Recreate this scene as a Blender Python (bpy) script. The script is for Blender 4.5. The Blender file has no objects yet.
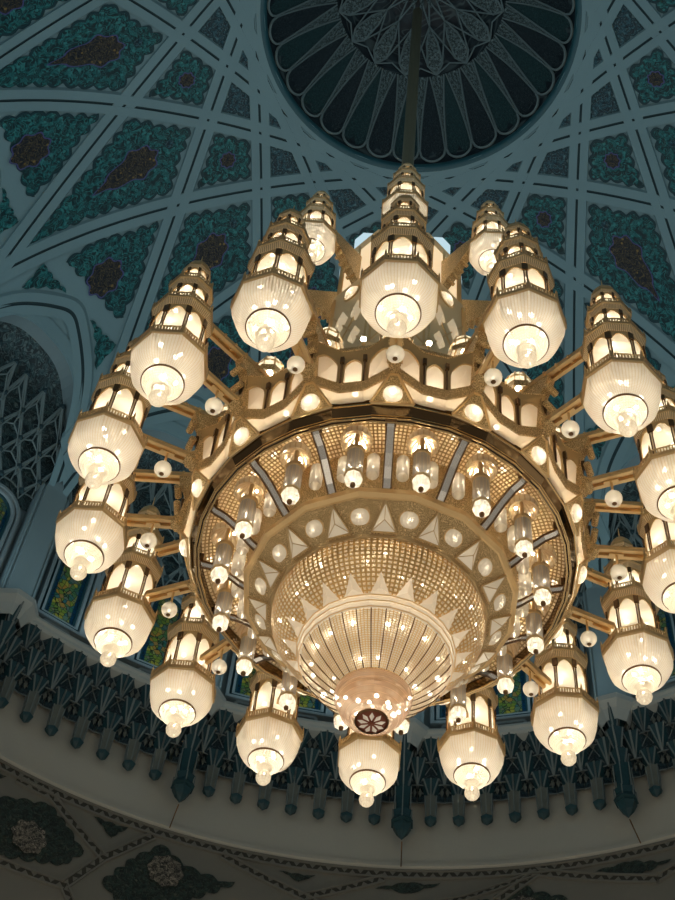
import bpy, math, random
from mathutils import Vector, Matrix
random.seed(7)
PI = math.pi
EYE = 1.6                       # everything below is measured from the eye; the whole place is lifted by this at the end
SC = bpy.context.scene
COL = SC.collection

def R(d): return math.radians(d)

# ------------------------------------------------------------------ materials
class NT:
    def __init__(s, name):
        s.m = bpy.data.materials.new(name); s.m.use_nodes = True
        s.t = s.m.node_tree; s.t.nodes.clear()
        s.out = s.t.nodes.new('ShaderNodeOutputMaterial')
    def n(s, typ, ins=None, **props):
        x = s.t.nodes.new(typ)
        for k, v in props.items(): setattr(x, k, v)
        for k, v in (ins or {}).items():
            if isinstance(v, bpy.types.NodeSocket): s.t.links.new(v, x.inputs[k])
            else: x.inputs[k].default_value = v
        return x
    def math(s, op, a, b=0.0, c=None):
        ins = {0: a, 1: b}
        if c is not None: ins[2] = c
        return s.n('ShaderNodeMath', ins, operation=op).outputs[0]
    def mix(s, f, a, b):
        x = s.n('ShaderNodeMix', data_type='RGBA')
        for i, v in ((0, f), (6, a), (7, b)):
            if isinstance(v, bpy.types.NodeSocket): s.t.links.new(v, x.inputs[i])
            else: x.inputs[i].default_value = v if i == 0 else (*v, 1) if len(v) == 3 else v
        return x.outputs[2]
    def ramp(s, f, stops):
        x = s.n('ShaderNodeValToRGB', {0: f}); e = x.color_ramp.elements
        while len(e) < len(stops): e.new(0.5)
        for i, (p, c) in enumerate(stops): e[i].position = p; e[i].color = (*c, 1)
        return x.outputs[0]
    def bump(s, h, strength=.4, dist=.02):
        return s.n('ShaderNodeBump', {'Height': h, 'Strength': strength, 'Distance': dist}).outputs[0]
    def pbr(s, col, rough=.4, metal=0.0, normal=None, spec=None, **kw):
        ins = {'Roughness': rough, 'Metallic': metal}
        ins['Base Color'] = col if isinstance(col, bpy.types.NodeSocket) else (*col, 1)
        if normal is not None: ins['Normal'] = normal
        if spec is not None: ins['Specular IOR Level'] = spec
        ins.update(kw)
        return s.n('ShaderNodeBsdfPrincipled', ins).outputs[0]
    def done(s, sh):
        s.t.links.new(sh, s.out.inputs[0]); return s.m

def uv(t): return t.n('ShaderNodeUVMap').outputs[0]
def objco(t): return t.n('ShaderNodeTexCoord').outputs['Object']
def scaled(t, v, s): return t.n('ShaderNodeMapping', {0: v, 3: s}).outputs[0]

def m_plain(name, col, rough=.5, metal=0.0, spec=None, noise=0.0, nscale=6.0):
    t = NT(name)
    if noise:
        n = t.n('ShaderNodeTexNoise', {'Vector': objco(t), 'Scale': nscale, 'Detail': 5.0}).outputs[0]
        f = t.math('MULTIPLY', t.math('SUBTRACT', n, .5), 2 * noise)
        c = t.mix(t.math('ADD', f, .5), tuple(x * (1 - noise) for x in col), tuple(min(1, x * (1 + noise)) for x in col))
    else: c = col
    return t.done(t.pbr(c, rough, metal, spec=spec))

def m_filigree(name, dark, light, scale, metal=.35, rough=.42):
    t = NT(name); o = objco(t)
    v = t.n('ShaderNodeTexVoronoi', {'Vector': o, 'Scale': scale}, feature='DISTANCE_TO_EDGE').outputs[0]
    f = t.n('ShaderNodeMapRange', {0: v, 1: .02, 2: .16}).outputs[0]
    c = t.mix(f, light, dark)
    return t.done(t.pbr(c, rough, metal, normal=t.bump(f, .5, .01)))

def m_net(name, dark, light, su, sv):          # beaded metal net laid out along the surface
    t = NT(name); u = scaled(t, uv(t), (su, sv, 1))
    v = t.n('ShaderNodeTexVoronoi', {'Vector': u, 'Scale': 1.0, 'Randomness': .35}, voronoi_dimensions='2D', feature='F1').outputs[0]
    f = t.n('ShaderNodeMapRange', {0: v, 1: .25, 2: .5}).outputs[0]
    return t.done(t.pbr(t.mix(f, light, dark), .3, .8, normal=t.bump(t.math('SUBTRACT', 1.0, f), .8, .02)))

def glass(name, tint, clear, glow, su=0, sv=0, line=.12, linecol=(.5, .33, .13), bump=.35, gloss=.12):
    """frosted lamp glass: part clear, part scattering, lit by the bulbs inside and an added glow; optional metal grid along the surface"""
    t = NT(name)
    tr = t.n('ShaderNodeBsdfTransparent', {0: (1, 1, 1, 1)}).outputs[0]
    nrm = None
    if su or sv:
        s = t.n('ShaderNodeSeparateXYZ', {0: uv(t)})
        def tri(x, k):
            a = t.math('FRACT', t.math('MULTIPLY', x, float(k)))
            return t.math('ABSOLUTE', t.math('SUBTRACT', a, .5))       # .5 at the line, 0 mid cell
        fu = tri(s.outputs[0], su) if su else None
        fv = tri(s.outputs[1], sv) if sv else None
        h = t.math('MAXIMUM', fu, fv) if (su and sv) else (fu or fv)
        nrm = t.bump(t.math('MULTIPLY', h, -1.0), bump, .02)
    ins = {'Color': (*tint, 1)}
    if nrm: ins['Normal'] = nrm
    tl = t.n('ShaderNodeBsdfTranslucent', ins).outputs[0]
    df = t.n('ShaderNodeBsdfDiffuse', ins).outputs[0]
    g = t.n('ShaderNodeBsdfGlossy', {'Color': (1, .97, .9, 1), 'Roughness': .15, **({'Normal': nrm} if nrm else {})}).outputs[0]
    body = t.n('ShaderNodeMixShader', {0: .35, 1: tl, 2: df}).outputs[0]
    body = t.n('ShaderNodeMixShader', {0: gloss, 1: body, 2: g}).outputs[0]
    body = t.n('ShaderNodeMixShader', {0: clear, 1: body, 2: tr}).outputs[0]
    if glow:  # even emission added on top of the bulbs' light
        em = t.n('ShaderNodeEmission', {'Color': (1, .86, .62, 1), 'Strength': glow}).outputs[0]
        body = t.n('ShaderNodeAddShader', {0: body, 1: em}).outputs[0]
    if line and (su or sv):
        mk = t.math('GREATER_THAN', h, .5 - line / 2)
        me = t.pbr(linecol, .35, .8)
        body = t.n('ShaderNodeMixShader', {0: mk, 1: body, 2: me}).outputs[0]
    return t.done(body)

def m_emit(name, col, s):
    t = NT(name)
    return t.done(t.n('ShaderNodeEmission', {'Color': (*col, 1), 'Strength': s}).outputs[0])

def m_arabesque(name, deep, mid, pale, scale, gold=None):
    t = NT(name); u = uv(t)
    n = t.n('ShaderNodeTexNoise', {'Vector': u, 'Scale': scale * .55, 'Detail': 1.5, 'Distortion': 1.2}).outputs[0]
    n2 = t.n('ShaderNodeTexNoise', {'Vector': u, 'Scale': scale * 1.3, 'Detail': 1.0}).outputs[0]
    v = t.n('ShaderNodeTexVoronoi', {'Vector': u, 'Scale': scale * .9}, feature='F1').outputs[0]
    line = t.math('ABSOLUTE', t.math('SUBTRACT', t.math('FRACT', t.math('MULTIPLY', n, 11.0)), .5))
    leaf = t.n('ShaderNodeMapRange', {0: n2, 1: .47, 2: .56}).outputs[0]
    c = t.mix(leaf, deep, mid)
    c = t.mix(t.n('ShaderNodeMapRange', {0: line, 1: .14, 2: .05, 4: .85}).outputs[0], c, pale)
    c = t.mix(t.n('ShaderNodeMapRange', {0: line, 1: .40, 2: .47, 4: .8}).outputs[0], c, deep)
    c = t.mix(t.n('ShaderNodeMapRange', {0: v, 1: .22, 2: .14, 4: .9}).outputs[0], c, gold or pale)
    return t.done(t.pbr(c, .5, 0.0, normal=t.bump(leaf, .4, .03)))

def m_stone(name, col, var=.12):
    t = NT(name); o = objco(t)
    n = t.n('ShaderNodeTexNoise', {'Vector': o, 'Scale': .7, 'Detail': 6.0}).outputs[0]
    n2 = t.n('ShaderNodeTexNoise', {'Vector': o, 'Scale': 14.0, 'Detail': 3.0}).outputs[0]
    c = t.mix(n, tuple(x * (1 - var) for x in col), tuple(x * (1 + var) for x in col))
    return t.done(t.pbr(c, .6, 0.0, normal=t.bump(n2, .12, .02)))

def m_stained(name):
    t = NT(name); u = uv(t)
    v = t.n('ShaderNodeTexVoronoi', {'Vector': scaled(t, u, (9, 9, 9)), 'Scale': 1.0}, feature='F1')
    e = t.n('ShaderNodeTexVoronoi', {'Vector': scaled(t, u, (9, 9, 9)), 'Scale': 1.0}, feature='DISTANCE_TO_EDGE').outputs[0]
    r = t.n('ShaderNodeSeparateXYZ', {0: v.outputs['Color']}).outputs[0]
    sx = t.n('ShaderNodeSeparateXYZ', {0: u}).outputs[0]
    c = t.ramp(r, [(0, (.015, .10, .07)), (.3, (.10, .16, .02)), (.55, (.26, .23, .03)), (.75, (.02, .10, .11)), (1, (.28, .15, .02))])
    c = t.mix(t.math('GREATER_THAN', t.math('ABSOLUTE', t.math('SUBTRACT', sx, 0.0)), .27), c, (.0, .03, .07))
    c = t.mix(t.math('LESS_THAN', e, .05), c, (.004, .01, .008))
    em = t.n('ShaderNodeEmission', {'Color': c, 'Strength': .045}).outputs[0]
    g = t.pbr(c, .3, 0.0)
    return t.done(t.n('ShaderNodeAddShader', {0: em, 1: g}).outputs[0])

GOLD = (.80, .56, .26)
M = {}
M['gold'] = m_plain('gold', (.82, .58, .29), .34, .6, noise=.12, nscale=20)
M['pale_gold'] = m_plain('pale_gold', (.86, .67, .40), .40, .3, noise=.08)
M['old_gold'] = m_plain('old_gold', (.58, .42, .22), .38, .6)
M['bronze'] = m_plain('bronze', (.16, .09, .04), .35, .8)
M['dark_brass'] = m_plain('dark_brass', (.10, .066, .034), .08, 1.0)  # dark reflections of the rim put into its base colour
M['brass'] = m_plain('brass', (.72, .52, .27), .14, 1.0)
M['filigree'] = m_filigree('filigree', (.36, .23, .09), (.95, .72, .40), 55)
M['fine_filigree'] = m_filigree('fine_filigree', (.40, .26, .10), (.95, .73, .41), 42)
M['net'] = m_net('gold_net', (.22, .13, .05), (1.0, .80, .45), 300, 17)
def m_fluted(name, dark, light, su):
    t = NT(name); x = t.n('ShaderNodeSeparateXYZ', {0: uv(t)}).outputs[0]
    f = t.math('ABSOLUTE', t.math('SUBTRACT', t.math('FRACT', t.math('MULTIPLY', x, float(su))), .5))
    g = t.n('ShaderNodeMapRange', {0: f, 1: .30, 2: .44}).outputs[0]
    return t.done(t.pbr(t.mix(g, light, dark), .42, .25, normal=t.bump(t.math('MULTIPLY', g, -1.0), .5, .01)))
M['fluted_gold'] = m_fluted('fluted_gold', (.40, .27, .13), (.90, .73, .48), 88)
M['silver'] = m_plain('silver', (.75, .73, .70), .18, .9)
M['rod'] = m_plain('rod_paint', (.16, .15, .10), .5, .3)
M['skirt_glass'] = glass('skirt_glass', (.86, .77, .60), .04, .04)
M['net_glow'] = glass('net_glow', (.93, .70, .36), .05, .07, su=250, sv=12, line=.36, linecol=(.42, .28, .12), bump=1.0, gloss=.2)  # gold net made translucent and faintly glowing so it looks bright
M['cream_glass'] = glass('cream_glass', (.93, .88, .77), .06, .05)
M['bowl_glass'] = glass('bowl_glass', (.98, .94, .86), .10, .03, su=72, sv=26, line=.26, linecol=(.74, .63, .46), bump=.25)
M['cap_glass'] = glass('cap_glass', (.98, .94, .82), .10, .03, su=40, sv=7, line=.06, linecol=(.8, .62, .36), bump=.8)
M['window_glass'] = glass('window_glass', (.98, .93, .80), .06, .08, su=0, sv=0)
M['lens_glass'] = glass('lens_glass', (.97, .95, .88), .03, .16, gloss=.2)
M['opal_glass'] = glass('opal_glass', (.95, .93, .88), .03, .10, su=16, line=.06, linecol=(.6, .5, .36), gloss=.15)
M['pearl_glass'] = glass('pearl_glass', (.80, .77, .70), .04, .03, gloss=.25)
M['flute_glass'] = glass('flute_glass', (.92, .88, .80), .35, .02, su=14, line=.16, linecol=(.55, .45, .33), gloss=.35)
M['dish_net'] = glass('dish_net', (.93, .80, .58), .22, .02, su=120, sv=14, line=.38, linecol=(.66, .43, .18), bump=.8)
M['dish_flute'] = glass('dish_flute', (.97, .88, .70), .22, .03, su=128, sv=26, line=.24, linecol=(.66, .43, .18), bump=.8)
M['panel_glass'] = glass('panel_glass', (.97, .90, .74), .0, .50)
M['crystal'] = glass('crystal', (.97, .92, .80), .20, .22, gloss=.35)  # glow put into the crystals to brighten them, no bulb behind
M['canopy_glow'] = glass('canopy_glow', (.93, .72, .40), .03, .06, su=18, line=.22, linecol=(.60, .42, .20), gloss=.3)  # gold shells made translucent with a glow to look lit
M['rose_glass'] = glass('rose_glass', (.78, .54, .38), .42, .0, sv=6, line=.10, linecol=(.50, .33, .22), bump=.1, gloss=.3)
M['rosette'] = m_plain('rosette_red', (.20, .05, .02), .3, .3)
M['ball_crystal'] = glass('ball_crystal', (.97, .90, .76), .30, .30, su=12, sv=8, line=.10, linecol=(.62, .50, .34), bump=.4, gloss=.4)  # glow put into the crystal so the ball looks lit
M['bowl_bulb'] = m_emit('bowl_bulb_light', (1.0, .88, .68), 31.0)
M['bulb'] = m_emit('bulb_light', (1.0, .87, .66), 36.0)
M['spark'] = m_emit('spark_light', (1.0, .88, .68), 28.0)
M['white_cap'] = m_emit('white_cap_light', (1.0, .90, .76), .95)
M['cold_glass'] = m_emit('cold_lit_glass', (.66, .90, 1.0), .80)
M['stone'] = m_stone('dome_stone', (.18, .29, .325))
M['groove'] = m_plain('groove_dark', (.018, .045, .055), .8)  # shadow in the rib grooves painted as a dark colour
M['tile'] = m_arabesque('teal_tile', (.002, .026, .032), (.008, .115, .125), (.035, .23, .235), 5.5)
M['tile_border'] = m_plain('tile_border', (.006, .040, .052), .5, noise=.2)
M['medal'] = m_arabesque('medallion_tile', (.005, .008, .016), (.025, .022, .020), (.13, .09, .035), 7.0, gold=(.24, .15, .04))
M['medal_border'] = m_plain('medallion_border', (.07, .075, .22), .5)
M['small_tile'] = m_arabesque('blue_tile', (.003, .020, .032), (.010, .070, .10), (.09, .19, .22), 7.0)
M['cap_dark'] = m_arabesque('cap_night_tile', (.004, .010, .018), (.008, .022, .032), (.06, .09, .10), 8.0)
M['cap_teal'] = m_arabesque('cap_teal_tile', (.006, .026, .032), (.010, .05, .056), (.05, .10, .11), 8.0)
M['cap_rib'] = m_plain('cap_rib', (.16, .22, .235), .6)
M['cap_lace'] = m_arabesque('cap_lace_tile', (.012, .025, .028), (.10, .15, .165), (.20, .27, .28), 14.0)
M['ring_teal'] = m_plain('ring_teal', (.018, .085, .11), .4)
M['trim_stone'] = m_stone('trim_stone', (.36, .42, .43), .08)
M['wall'] = m_stone('wall_plaster', (.37, .385, .36), .06)
M['drum'] = m_stone('drum_stone', (.17, .235, .255))
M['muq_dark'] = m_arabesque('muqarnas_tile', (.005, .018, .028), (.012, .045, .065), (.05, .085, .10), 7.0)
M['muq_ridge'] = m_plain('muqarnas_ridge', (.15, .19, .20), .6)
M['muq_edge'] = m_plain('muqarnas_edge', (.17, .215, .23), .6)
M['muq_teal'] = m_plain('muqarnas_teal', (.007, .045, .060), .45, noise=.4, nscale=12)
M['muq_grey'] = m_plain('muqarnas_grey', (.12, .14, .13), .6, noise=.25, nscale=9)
M['low_stone'] = m_stone('carved_wall_stone', (.15, .155, .142), .10)
M['low_tile'] = m_arabesque('low_panel_tile', (.005, .010, .009), (.012, .030, .026), (.05, .065, .05), 7.0)
M['low_medal'] = m_arabesque('low_medallion_tile', (.02, .02, .018), (.13, .12, .10), (.30, .27, .23), 9.0)
M['band_dark'] = m_plain('band_dark', (.035, .036, .032), .8)
M['lattice_stone'] = m_stone('lattice_stone', (.16, .21, .215), .1)
M['niche_tile'] = m_arabesque('niche_tile', (.010, .022, .028), (.030, .070, .080), (.11, .16, .165), 5.0)
M['stained'] = m_stained('stained_glass')

# ------------------------------------------------------------------ mesh building
class MB:
    def __init__(s): s.v = []; s.f = []; s.u = []; s.mi = []; s.cur = 0
    def add(s, pts, faces, uvs=None):
        b = len(s.v); s.v += [tuple(q) for q in pts]
        for f in faces:
            s.f.append([b + i for i in f]); s.mi.append(s.cur)
            s.u.append([(uvs[i] if uvs else (pts[i][0], pts[i][1])) for i in f])
    def quad(s, a, b, c, d): s.add([a, b, c, d], [(0, 1, 2, 3)], [(0, 0), (1, 0), (1, 1), (0, 1)])
    def poly(s, pts): s.add(pts, [tuple(range(len(pts)))])
    def lathe(s, prof, n=32, ph=0.0, c=(0, 0), a0=0.0, a1=2 * PI, rf=None):
        """prof: list of (r, z); rf(theta, i) scales the radius"""
        full = abs(a1 - a0 - 2 * PI) < 1e-6
        L = [0.0]
        for i in range(1, len(prof)): L.append(L[-1] + math.dist(prof[i], prof[i - 1]))
        tot = L[-1] or 1
        cols = n + 1
        pts = []; uvs = []
        for j in range(cols):
            th = a0 + (a1 - a0) * j / n + ph
            for i, (r, z) in enumerate(prof):
                k = rf(th, i) if rf else 1.0
                pts.append((c[0] + r * k * math.sin(th), c[1] - r * k * math.cos(th), z)); uvs.append((j / n, L[i] / tot))
        m = len(prof); fs = []
        for j in range(n):
            for i in range(m - 1):
                fs.append((j * m + i, (j + 1) * m + i, (j + 1) * m + i + 1, j * m + i + 1))
        s.add(pts, fs, uvs)
    def box(s, O, X, Y, Z):
        """box with corner-centre O and half vectors"""
        O, X, Y, Z = Vector(O), Vector(X), Vector(Y), Vector(Z)
        p = [O + a * X + b * Y + c * Z for a in (-1, 1) for b in (-1, 1) for c in (-1, 1)]
        s.add(p, [(0, 1, 3, 2), (4, 6, 7, 5), (0, 4, 5, 1), (2, 3, 7, 6), (0, 2, 6, 4), (1, 5, 7, 3)])
    def bar(s, a, b, w, h, up=(0, 0, 1)):
        a, b = Vector(a), Vector(b); d = (b - a); l = d.length; d.normalize()
        x = d.cross(Vector(up));
        if x.length < 1e-5: x = d.cross(Vector((1, 0, 0)))
        x.normalize(); y = x.cross(d)
        s.box((a + b) / 2, d * l / 2, x * w / 2, y * h / 2)
    def tube(s, path, r, n=6, taper=None):
        P = [Vector(q) for q in path]; rings = []
        for i, q in enumerate(P):
            d = (P[min(i + 1, len(P) - 1)] - P[max(i - 1, 0)]).normalized()
            x = d.cross(Vector((0, 0, 1)))
            if x.length < 1e-3: x = d.cross(Vector((1, 0, 0)))
            x.normalize(); y = d.cross(x)
            rr = r if taper is None else r * taper[i]
            rings.append([q + rr * (math.cos(2 * PI * k / n) * x + math.sin(2 * PI * k / n) * y) for k in range(n)])
        pts = [q for g in rings for q in g]
        fs = [(i * n + k, i * n + (k + 1) % n, (i + 1) * n + (k + 1) % n, (i + 1) * n + k) for i in range(len(P) - 1) for k in range(n)]
        fs += [tuple(range(n))[::-1], tuple(range((len(P) - 1) * n, len(P) * n))]
        s.add(pts, fs)
    def sphere(s, c, r, n=12, m=8, sz=1.0):
        prof = [(max(1e-4, r * math.sin(PI * i / m)), c[2] - sz * r * math.cos(PI * i / m)) for i in range(m + 1)]
        s.lathe(prof, n, 0, (c[0], c[1]))
    def ico(s, c, r):
        g = (1 + 5 ** .5) / 2
        V = [(-1, g, 0), (1, g, 0), (-1, -g, 0), (1, -g, 0), (0, -1, g), (0, 1, g), (0, -1, -g), (0, 1, -g), (g, 0, -1), (g, 0, 1), (-g, 0, -1), (-g, 0, 1)]
        F = [(0, 11, 5), (0, 5, 1), (0, 1, 7), (0, 7, 10), (0, 10, 11), (1, 5, 9), (5, 11, 4), (11, 10, 2), (10, 7, 6), (7, 1, 8), (3, 9, 4), (3, 4, 2), (3, 2, 6), (3, 6, 8), (3, 8, 9), (4, 9, 5), (2, 4, 11), (6, 2, 10), (8, 6, 7), (9, 8, 1)]
        q = r / math.sqrt(1 + g * g)
        s.add([(c[0] + a * q, c[1] + b * q, c[2] + d * q) for a, b, d in V], F)
    def arch(s, O, U, V, N, w, h, aw, y0, ys, yt, t=.012, lobes=0):
        """rectangular plate w x h at O (bottom middle) with an arched opening aw wide from y0, springing at ys, apex at yt"""
        O, U, V, N = Vector(O), Vector(U), Vector(V), Vector(N)
        inn = [(-aw / 2, y0)]
        K = 8
        for i in range(K + 1):
            a = PI - PI * i / K
            sh = 1 - .10 * math.sin(2 * a) ** 2 * (1 if lobes else 0)
            inn.append((aw / 2 * math.cos(a) * sh, ys + (yt - ys) * math.sin(a) ** .85 * sh))
        inn.append((aw / 2, y0))
        out = []
        for x, y in inn[1:-1]:
            # push to the rectangle's side or top
            a = math.atan2(y - ys + 1e-6, x)
            if abs(x) * (h - ys) > (y - ys) * w / 2: out.append((math.copysign(w / 2, x), ys + (y - ys) * (w / 2) / max(abs(x), 1e-6) * .98 if abs(x) > 1e-6 else h))
            else: out.append((x * (h - ys) / max(y - ys, 1e-6), h))
        out = [(-w / 2, y0)] + out + [(w / 2, y0)]
        P = lambda q, d: O + U * q[0] + V * q[1] + N * d
        for i in range(len(inn) - 1):
            s.quad(P(out[i], t), P(inn[i], t), P(inn[i + 1], t), P(out[i + 1], t))
            s.quad(P(inn[i], t), P(inn[i], 0), P(inn[i + 1], 0), P(inn[i + 1], t))
        if y0 > 1e-6:
            s.quad(P((-w / 2, 0), t), P((w / 2, 0), t), P((w / 2, y0), t), P((-w / 2, y0), t))
    def build(s, name, mat, parent=None, smooth=False):
        me = bpy.data.meshes.new(name); me.from_pydata(s.v, [], s.f)
        ul = me.uv_layers.new(name='UVMap'); k = 0
        flat = []
        for uvs in s.u:
            for q in uvs: flat += [q[0], q[1]]
        ul.data.foreach_set('uv', flat)
        for m in (mat if isinstance(mat, list) else [mat]): me.materials.append(m if not isinstance(m, str) else M[m])
        me.polygons.foreach_set('material_index', s.mi)
        if smooth: me.polygons.foreach_set('use_smooth', [True] * len(me.polygons))
        me.update()
        o = bpy.data.objects.new(name, me); COL.objects.link(o)
        if parent: o.parent = parent
        return o

def thing(name, label, cat, loc=(0, 0, 0), rz=0.0, group=None):
    o = bpy.data.objects.new(name, None); COL.objects.link(o)
    o.empty_display_size = .2
    o.location = loc; o.rotation_euler = (0, 0, rz)
    o['label'] = label; o['category'] = cat
    if group: o['group'] = group
    return o
def struct(name, mb, mat, smooth=False, label=None):
    o = mb.build(name, mat, None, smooth); o['kind'] = 'structure'
    return o
KIDS = {}
def index_children():
    KIDS.clear()
    for o in COL.objects:
        if o.parent: KIDS.setdefault(o.parent.name, []).append(o)
def copy_tree(o, parent=None):
    c = o.copy(); COL.objects.link(c)
    if parent: c.parent = parent
    for ch in KIDS.get(o.name, []): copy_tree(ch, c)
    return c
def dup(root, loc, rz, label):
    c = copy_tree(root); c.location = loc; c.rotation_euler = (0, 0, rz); c['label'] = label
    return c
def pol(r, th, z, c=(0, 0)): return Vector((c[0] + r * math.sin(th), c[1] - r * math.cos(th), z))
STEP = PI / 8
def TH(k): return -k * STEP                     # azimuth of lantern k; 0 is nearest the viewer, counting to the left

# ================================================================== CHANDELIER
ch = thing('chandelier', 'enormous tiered gold and crystal chandelier hanging on a long rod under the dome', 'chandelier', (0, 0, 11.9))
CZ = 11.9
class CMB(MB):                                   # chandelier parts: heights given from the eye, stored from the chandelier's base
    def build(s, name, mat, parent=None, smooth=False):
        s.v = [(x, y, z - CZ) for x, y, z in s.v]
        return MB.build(s, name, mat, parent or ch, smooth)

b = CMB(); b.lathe([(.13, 23.4), (.13, 38.6)], 12); b.build('suspension_rod', 'rod', smooth=True)
# --- faceted brass rim
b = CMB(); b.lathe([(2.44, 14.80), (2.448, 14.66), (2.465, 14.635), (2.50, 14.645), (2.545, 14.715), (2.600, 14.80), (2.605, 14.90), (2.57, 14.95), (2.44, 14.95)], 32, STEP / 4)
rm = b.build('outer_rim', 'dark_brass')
for r_, z_, d_ in ((2.462, 14.632, .011), (2.502, 14.644, .008), (2.520, 14.672, .006), (2.602, 14.80, .010)):  # bright reflected stripes of the rim modelled as thin brass beads
    b = CMB(); b.lathe([(r_ + d_ * 1.2, z_ + d_), (r_ + d_, z_ - d_ * .7), (r_ - d_, z_ - d_ * .7), (r_ - d_ * 1.2, z_ + d_)], 32, STEP / 4); b.build('rim_glint', 'brass', rm)
# --- gold net soffit between rim and core, inner wall
b = CMB(); b.lathe([(2.45, 14.83), (2.30, 14.90), (2.0, 14.92), (1.82, 14.88)], 96)
soff = b.build('soffit', 'net_glow', smooth=True)
b = CMB(); b.lathe([(1.82, 14.89), (1.80, 14.60), (1.72, 14.20)], 32); b.build('core_wall', 'fine_filigree')
for k in range(32):
    th = TH(k / 2 + .25) ; c = pol(1.90, th, 0)
    b = CMB(); b.lathe([(.075, 14.26), (.085, 14.30), (.085, 14.62), (.05, 14.68)], 10, 0, (c.x, c.y)); wl = b.build('fluted_wall_light', 'cream_glass', smooth=True)
    b = CMB(); b.ico(pol(1.90, th, 14.45), .016); b.build('wall_light_bulb', 'bulb', wl)
# --- canopies the small lamps hang from
for k in range(16):
    th = TH(k + .5); c = pol(2.13, th, 0)
    b = CMB(); b.lathe([(.185, 14.66), (.20, 14.69), (.19, 14.77), (.15, 14.85), (.07, 14.89), (.01, 14.90)], 36, 0, (c.x, c.y), rf=lambda a, i: 1 + .05 * abs(math.cos(a * 9)))
    cn = b.build('scallop_canopy', 'canopy_glow', smooth=True)
    b = CMB(); b.ico(pol(2.03, th, 14.80), .024); b.build('canopy_fill_bulb', 'bulb', cn)  # bulb added inside the shell to brighten it
# --- curved straps from soffit to crown
for k in range(16):
    th = TH(k); e = Vector((math.cos(th), math.sin(th), 0)); r = Vector((math.sin(th), -math.cos(th), 0))
    b = CMB()
    pr = [(2.44, 14.64), (2.40, 14.60), (2.25, 14.56), (2.10, 14.47), (1.97, 14.36), (1.86, 14.26), (1.76, 14.19)]
    for i in range(len(pr) - 1):
        A = r * pr[i][0] + Vector((0, 0, pr[i][1])); B = r * pr[i + 1][0] + Vector((0, 0, pr[i + 1][1]))
        w = .045
        b.cur = 0; up = Vector((0, 0, .012))
        b.quad(A - e * w, A + e * w, B + e * w, B - e * w); b.quad(A - e * w + up, A + e * w + up, B + e * w + up, B - e * w + up)
        b.cur = 1
        for s_ in (-1, 1): b.bar(A + e * s_ * (w + .006), B + e * s_ * (w + .006), .014, .03)
    b.cur = 1; b.box(r * 2.44 + Vector((0, 0, 14.69)), e * .07, r * .05, Vector((0, 0, .06)))
    b.build('strap', [M['silver'], M['bronze']])
# --- crown band with lenses and pyramids
cb = CMB(); cb.lathe([(1.74, 14.22), (1.80, 14.16), (1.80, 14.08), (1.745, 14.045), (1.73, 14.03)], 16, STEP / 2); crown_rim = cb
cband = CMB(); cband.lathe([(1.735, 14.03), (1.40, 13.70)], 16, STEP / 2); crown = cband.build('crown_band', 'filigree')
b = CMB(); b.lathe([(1.74, 14.22), (1.81, 14.16), (1.81, 14.07), (1.76, 14.035), (1.70, 14.03), (1.71, 14.06)], 16, STEP / 2); b.build('crown_edge', 'gold')
b = CMB(); b.lathe([(1.43, 13.74), (1.41, 13.68), (1.37, 13.67), (1.36, 13.72)], 16, STEP / 2); b.build('crown_lip', 'old_gold')
for k in range(16):
    th = TH(k + .5); r = Vector((math.sin(th), -math.cos(th), 0)); e = Vector((math.cos(th), math.sin(th), 0))
    n = (r * -.33 * -1 + Vector((0, 0, -.335)))
    down = Vector((0, 0, -1)); n = (r * .70 + down * .71).normalized()       # outward normal of the 45 degree band
    v = (r * .71 + Vector((0, 0, .70))).normalized()
    # crown lens
    O = r * (1.555 * math.cos(STEP / 2) + .03) + Vector((0, 0, 13.90)); O = r * 1.545 + Vector((0, 0, 13.888))
    b = CMB(); K = 20
    ring = [[O + n * hh + (e * math.cos(a) + v * math.sin(a)) * rr for a in [2 * PI * i / K for i in range(K)]] for rr, hh in ((.118, .0), (.118, .02), (.09, .045), (.045, .06), (.002, .065))]
    for i in range(4):
        for j in range(K): b.quad(ring[i][j], ring[i][(j + 1) % K], ring[i + 1][(j + 1) % K], ring[i + 1][j])
    ln = b.build('lens', 'lens_glass', smooth=True)
    b = CMB(); b.ico(O + n * .025, .013); b.build('lens_bulb', 'bulb', ln)
    b = CMB(); b.tube([O + n * .012 + (e * math.cos(a) + v * math.sin(a)) * .124 for a in [2 * PI * i / K for i in range(K + 1)]], .012, 5); b.build('lens_ring', 'gold')
    # pyramid at lantern azimuth
    th = TH(k); r = Vector((math.sin(th), -math.cos(th), 0)); e = Vector((math.cos(th), math.sin(th), 0))
    n = (r * .70 + down * .71).normalized()
    A = r * 1.70 + Vector((0, 0, 14.005)); B = r * 1.425 + Vector((0, 0, 13.73))
    Bl, Br = B - e * .155, B + e * .155; ctr = B * .62 + A * .38 + n * .09
    b = CMB()
    for p, q in ((A, Bl), (Bl, Br), (Br, A)): b.add([p + n * .015, q + n * .015, ctr], [(0, 1, 2)])
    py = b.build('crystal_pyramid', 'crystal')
    b = CMB()
    for p, q in ((A, Bl), (Bl, Br), (Br, A)): b.bar(p + n * .015, q + n * .015, .022, .022)
    for p in (A, Bl, Br): b.bar(p + n * .02, ctr, .008, .008)
    b.build('pyramid_frame', 'old_gold', py); 
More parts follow.
